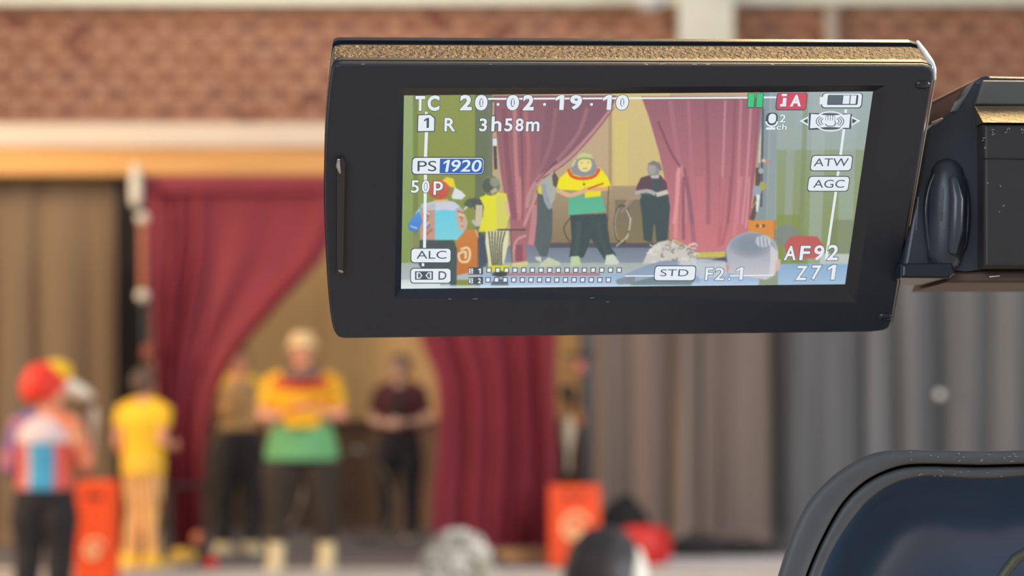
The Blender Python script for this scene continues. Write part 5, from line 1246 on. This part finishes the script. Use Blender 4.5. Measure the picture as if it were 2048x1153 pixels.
# glossy brown cover plate above the hinge, with its bright edge
pt = prism_px('cover_plate', [(1864, 204), (1944, 164), (1932, 192), (1908, 230), (1872, 246), (1856, 250)], .352, .354, mat('brown_gloss', (132, 92, 78), .18, .06, 60), .0002)
bm = bmesh.new(); tube(bm, [cw(1864, 204, .3515), cw(1944, 164, .3515), cw(1958, 157, .349)], [.00016, .00016, .00012], 6); from_bm('plate_edge', bm, mat('pale_edge', (190, 160, 140), .3, .05), pt, True)
bm = bmesh.new(); tube(bm, [cw(1866, 247, .341), cw(1884, 238, .341)], [.0003, .0002], 6); from_bm('plate_pin', bm, M_chip, pt, True)
prism_px('gusset', [(1905, 222), (1916, 200), (1928, 192), (1920, 206), (1908, 222)], .3405, .343, mat('slate_insert2', (110, 120, 126), .3, .05), 0, pt)
rnd = random.Random(9)
for k in range(16):
    x, y = rnd.choice([(rnd.uniform(1975, 2046), rnd.uniform(258, 272)), (rnd.uniform(1972, 2010), rnd.uniform(320, 440)), (rnd.uniform(1966, 1972), rnd.uniform(262, 300))])
    bm = bmesh.new(); tube(bm, [cw(x, y, .3371), cw(x + rnd.uniform(-2, 5), y + rnd.uniform(-3, 3), .3371)], [.00009, .00007], 5); from_bm('scuff_or_glint', bm, M_chip, hb_)
bm = bmesh.new(); tube(bm, [cw(1980, 554, .3428), cw(1999, 552, .3428)], [.00015, .00012], 5); from_bm('scuff_or_glint', bm, mat('white_gloss', (245, 244, 240), .3, .02), hb_)  # white glint on the underside strip, put in as a bright speck

# ---------------- viewfinder hood
def hood_loop(half):
    """left half from the bottom left up and round to the top middle; mirrored and closed below the frame"""
    L = [tuple(p) for p in smooth_path(half, 5)]
    xm = 1960
    top = [p for p in L if p[0] < xm - 4]
    right = [(2 * xm - x, y) for x, y in reversed(top)]
    return top + right
def hood(name, ha, hb2, Ya, Yb, m, round_=.0009):
    A, B = hood_loop(ha), hood_loop(hb2); n = 90
    def rs(C):
        C = np.array(C); d = np.r_[0, np.cumsum(np.linalg.norm(np.diff(C, axis=0), axis=1))]; t = np.linspace(0, d[-1], n); return np.c_[np.interp(t, d, C[:, 0]), np.interp(t, d, C[:, 1])]
    A, B = rs(A), rs(B); bm = bmesh.new()
    prof = [(0.0, Yb), (0.0, Ya + round_), (.10, Ya + round_ * .3), (.28, Ya), (.72, Ya), (.9, Ya + round_ * .3), (1.0, Ya + round_), (1.0, Yb)]
    rings = [[bm.verts.new(cw(*(A[i] * (1 - f) + B[i] * f), Y)) for f, Y in prof] for i in range(n)]
    for i in range(n - 1):
        for k in range(len(prof) - 1): bm.faces.new((rings[i][k], rings[i + 1][k], rings[i + 1][k + 1], rings[i][k + 1]))
    for i in (0, n - 1): bm.faces.new(rings[i])
    return from_bm(name, bm, m, camcorder, True)
h0 = [(1520, 1330), (1528, 1250), (1556, 1153), (1580, 1080), (1610, 1015), (1645, 972), (1690, 935), (1745, 908), (1800, 901), (1880, 902), (1980, 904)]
h1 = [(1570, 1330), (1580, 1250), (1611, 1153), (1642, 1080), (1680, 1012), (1720, 970), (1760, 946), (1805, 931), (1850, 928), (1900, 929), (1980, 931)]
h1b = [(1574, 1330), (1584, 1250), (1615, 1153), (1645, 1083), (1683, 1015), (1722, 974), (1762, 950), (1806, 936), (1850, 933), (1900, 934), (1980, 936)]
h2 = [(1598, 1330), (1610, 1250), (1642, 1153), (1668, 1095), (1700, 1045), (1735, 1003), (1775, 974), (1815, 959), (1860, 953), (1910, 956), (1980, 961)]
hood('hood_rim', h0, h1, .330, .372, M_rub); hood('hood_inner_rim', h1b, h2, .3315, .372, M_rub)
hood('hood_seam', h1, h1b, .3345, .372, M_gap, .0002)
# glossy window inside the hood, its bluish reflection put into the base colour
bm = bmesh.new(); Lw = np.array(hood_loop(h2)); cen = np.array([1960., 1200.]); rings = []
for f, Y in ((1.0, .334), (.97, .3385), (.9, .3435), (.75, .3495), (.55, .3540), (.3, .3565), (.05, .357)):
    rings.append([bm.verts.new(cw(*(cen + (p - cen) * f), Y)) for p in Lw])
for a, b in zip(rings, rings[1:]):
    for k in range(len(Lw) - 1): bm.faces.new((a[k], a[k + 1], b[k + 1], b[k]))
bm.faces.new(rings[-1])
from_bm('hood_window', bm, mat('dark_window', (64, 84, 112), .2, .05, 20, spec=.6), camcorder, True)
bm = bmesh.new(); tube(bm, [cw(2000, 1160, .3425), cw(2030, 1120, .3425), cw(2070, 1095, .3425)], [.0009, .001, .0009], 10); from_bm('inner_lever', bm, mat('olive_plastic', (84, 86, 74), .5, .06), camcorder, True)
rnd = random.Random(21)
for k in range(26):
    x = rnd.uniform(1800, 2046); y = rnd.choice([rnd.uniform(905, 924), rnd.uniform(938, 954)])
    bm = bmesh.new(); tube(bm, [cw(x, y, .3299 if y < 930 else .3314), cw(x + rnd.uniform(-4, 6), y + rnd.uniform(-2, 2), .3299 if y < 930 else .3314)], [.00008, .00006], 5); from_bm('scuff_or_glint', bm, M_chip, camcorder)
# body below the frame, grip riser, tripod
bm = bmesh.new(); a_, b_ = cw(1760, 1300, .345), cw(2320, 1300, .345); box(bm, a_.x, b_.x, -.045, .20, -.065, .008, .006); from_bm('camera_body', bm, M_plast, camcorder)
bm = bmesh.new(); a_, b_ = cw(1640, 1280, .345), cw(2280, 1280, .345); box(bm, a_.x, b_.x, -.052, -.030, 0.0, a_.z, .004); from_bm('hood_neck', bm, M_plast, camcorder)
bm = bmesh.new(); a_, b_ = cw(2180, 200, .36), cw(2300, 1260, .36); box(bm, a_.x, b_.x, -.05, -.02, 0.0, a_.z, .004); from_bm('handle_riser', bm, M_plast, camcorder)
zb_ = CR.z - .065
tx_ = CR.x + cw(1975, 1300, .345).x
tr = empty('tripod', (tx_, .48, 0)); tag(tr, 'black tripod under the camcorder', 'tripod')
bm = bmesh.new(); box(bm, -.035, .035, -.05, .05, zb_ - .022, zb_, .004); from_bm('head_plate', bm, M_blackm, tr)
bm = bmesh.new(); tube(bm, [(0, 0, .75), (0, 0, zb_ - .02)], [.018, .018], 12, caps=False); from_bm('column', bm, M_blackm, tr, True)
for k in range(3):
    t = .6 + k * 2.0944; bm = bmesh.new(); tube(bm, [(.02 * math.cos(t), .02 * math.sin(t), zb_ - .30), (.42 * math.cos(t), .42 * math.sin(t), .012)], [.014, .011], 10); from_bm('leg', bm, M_blackm, tr, True)
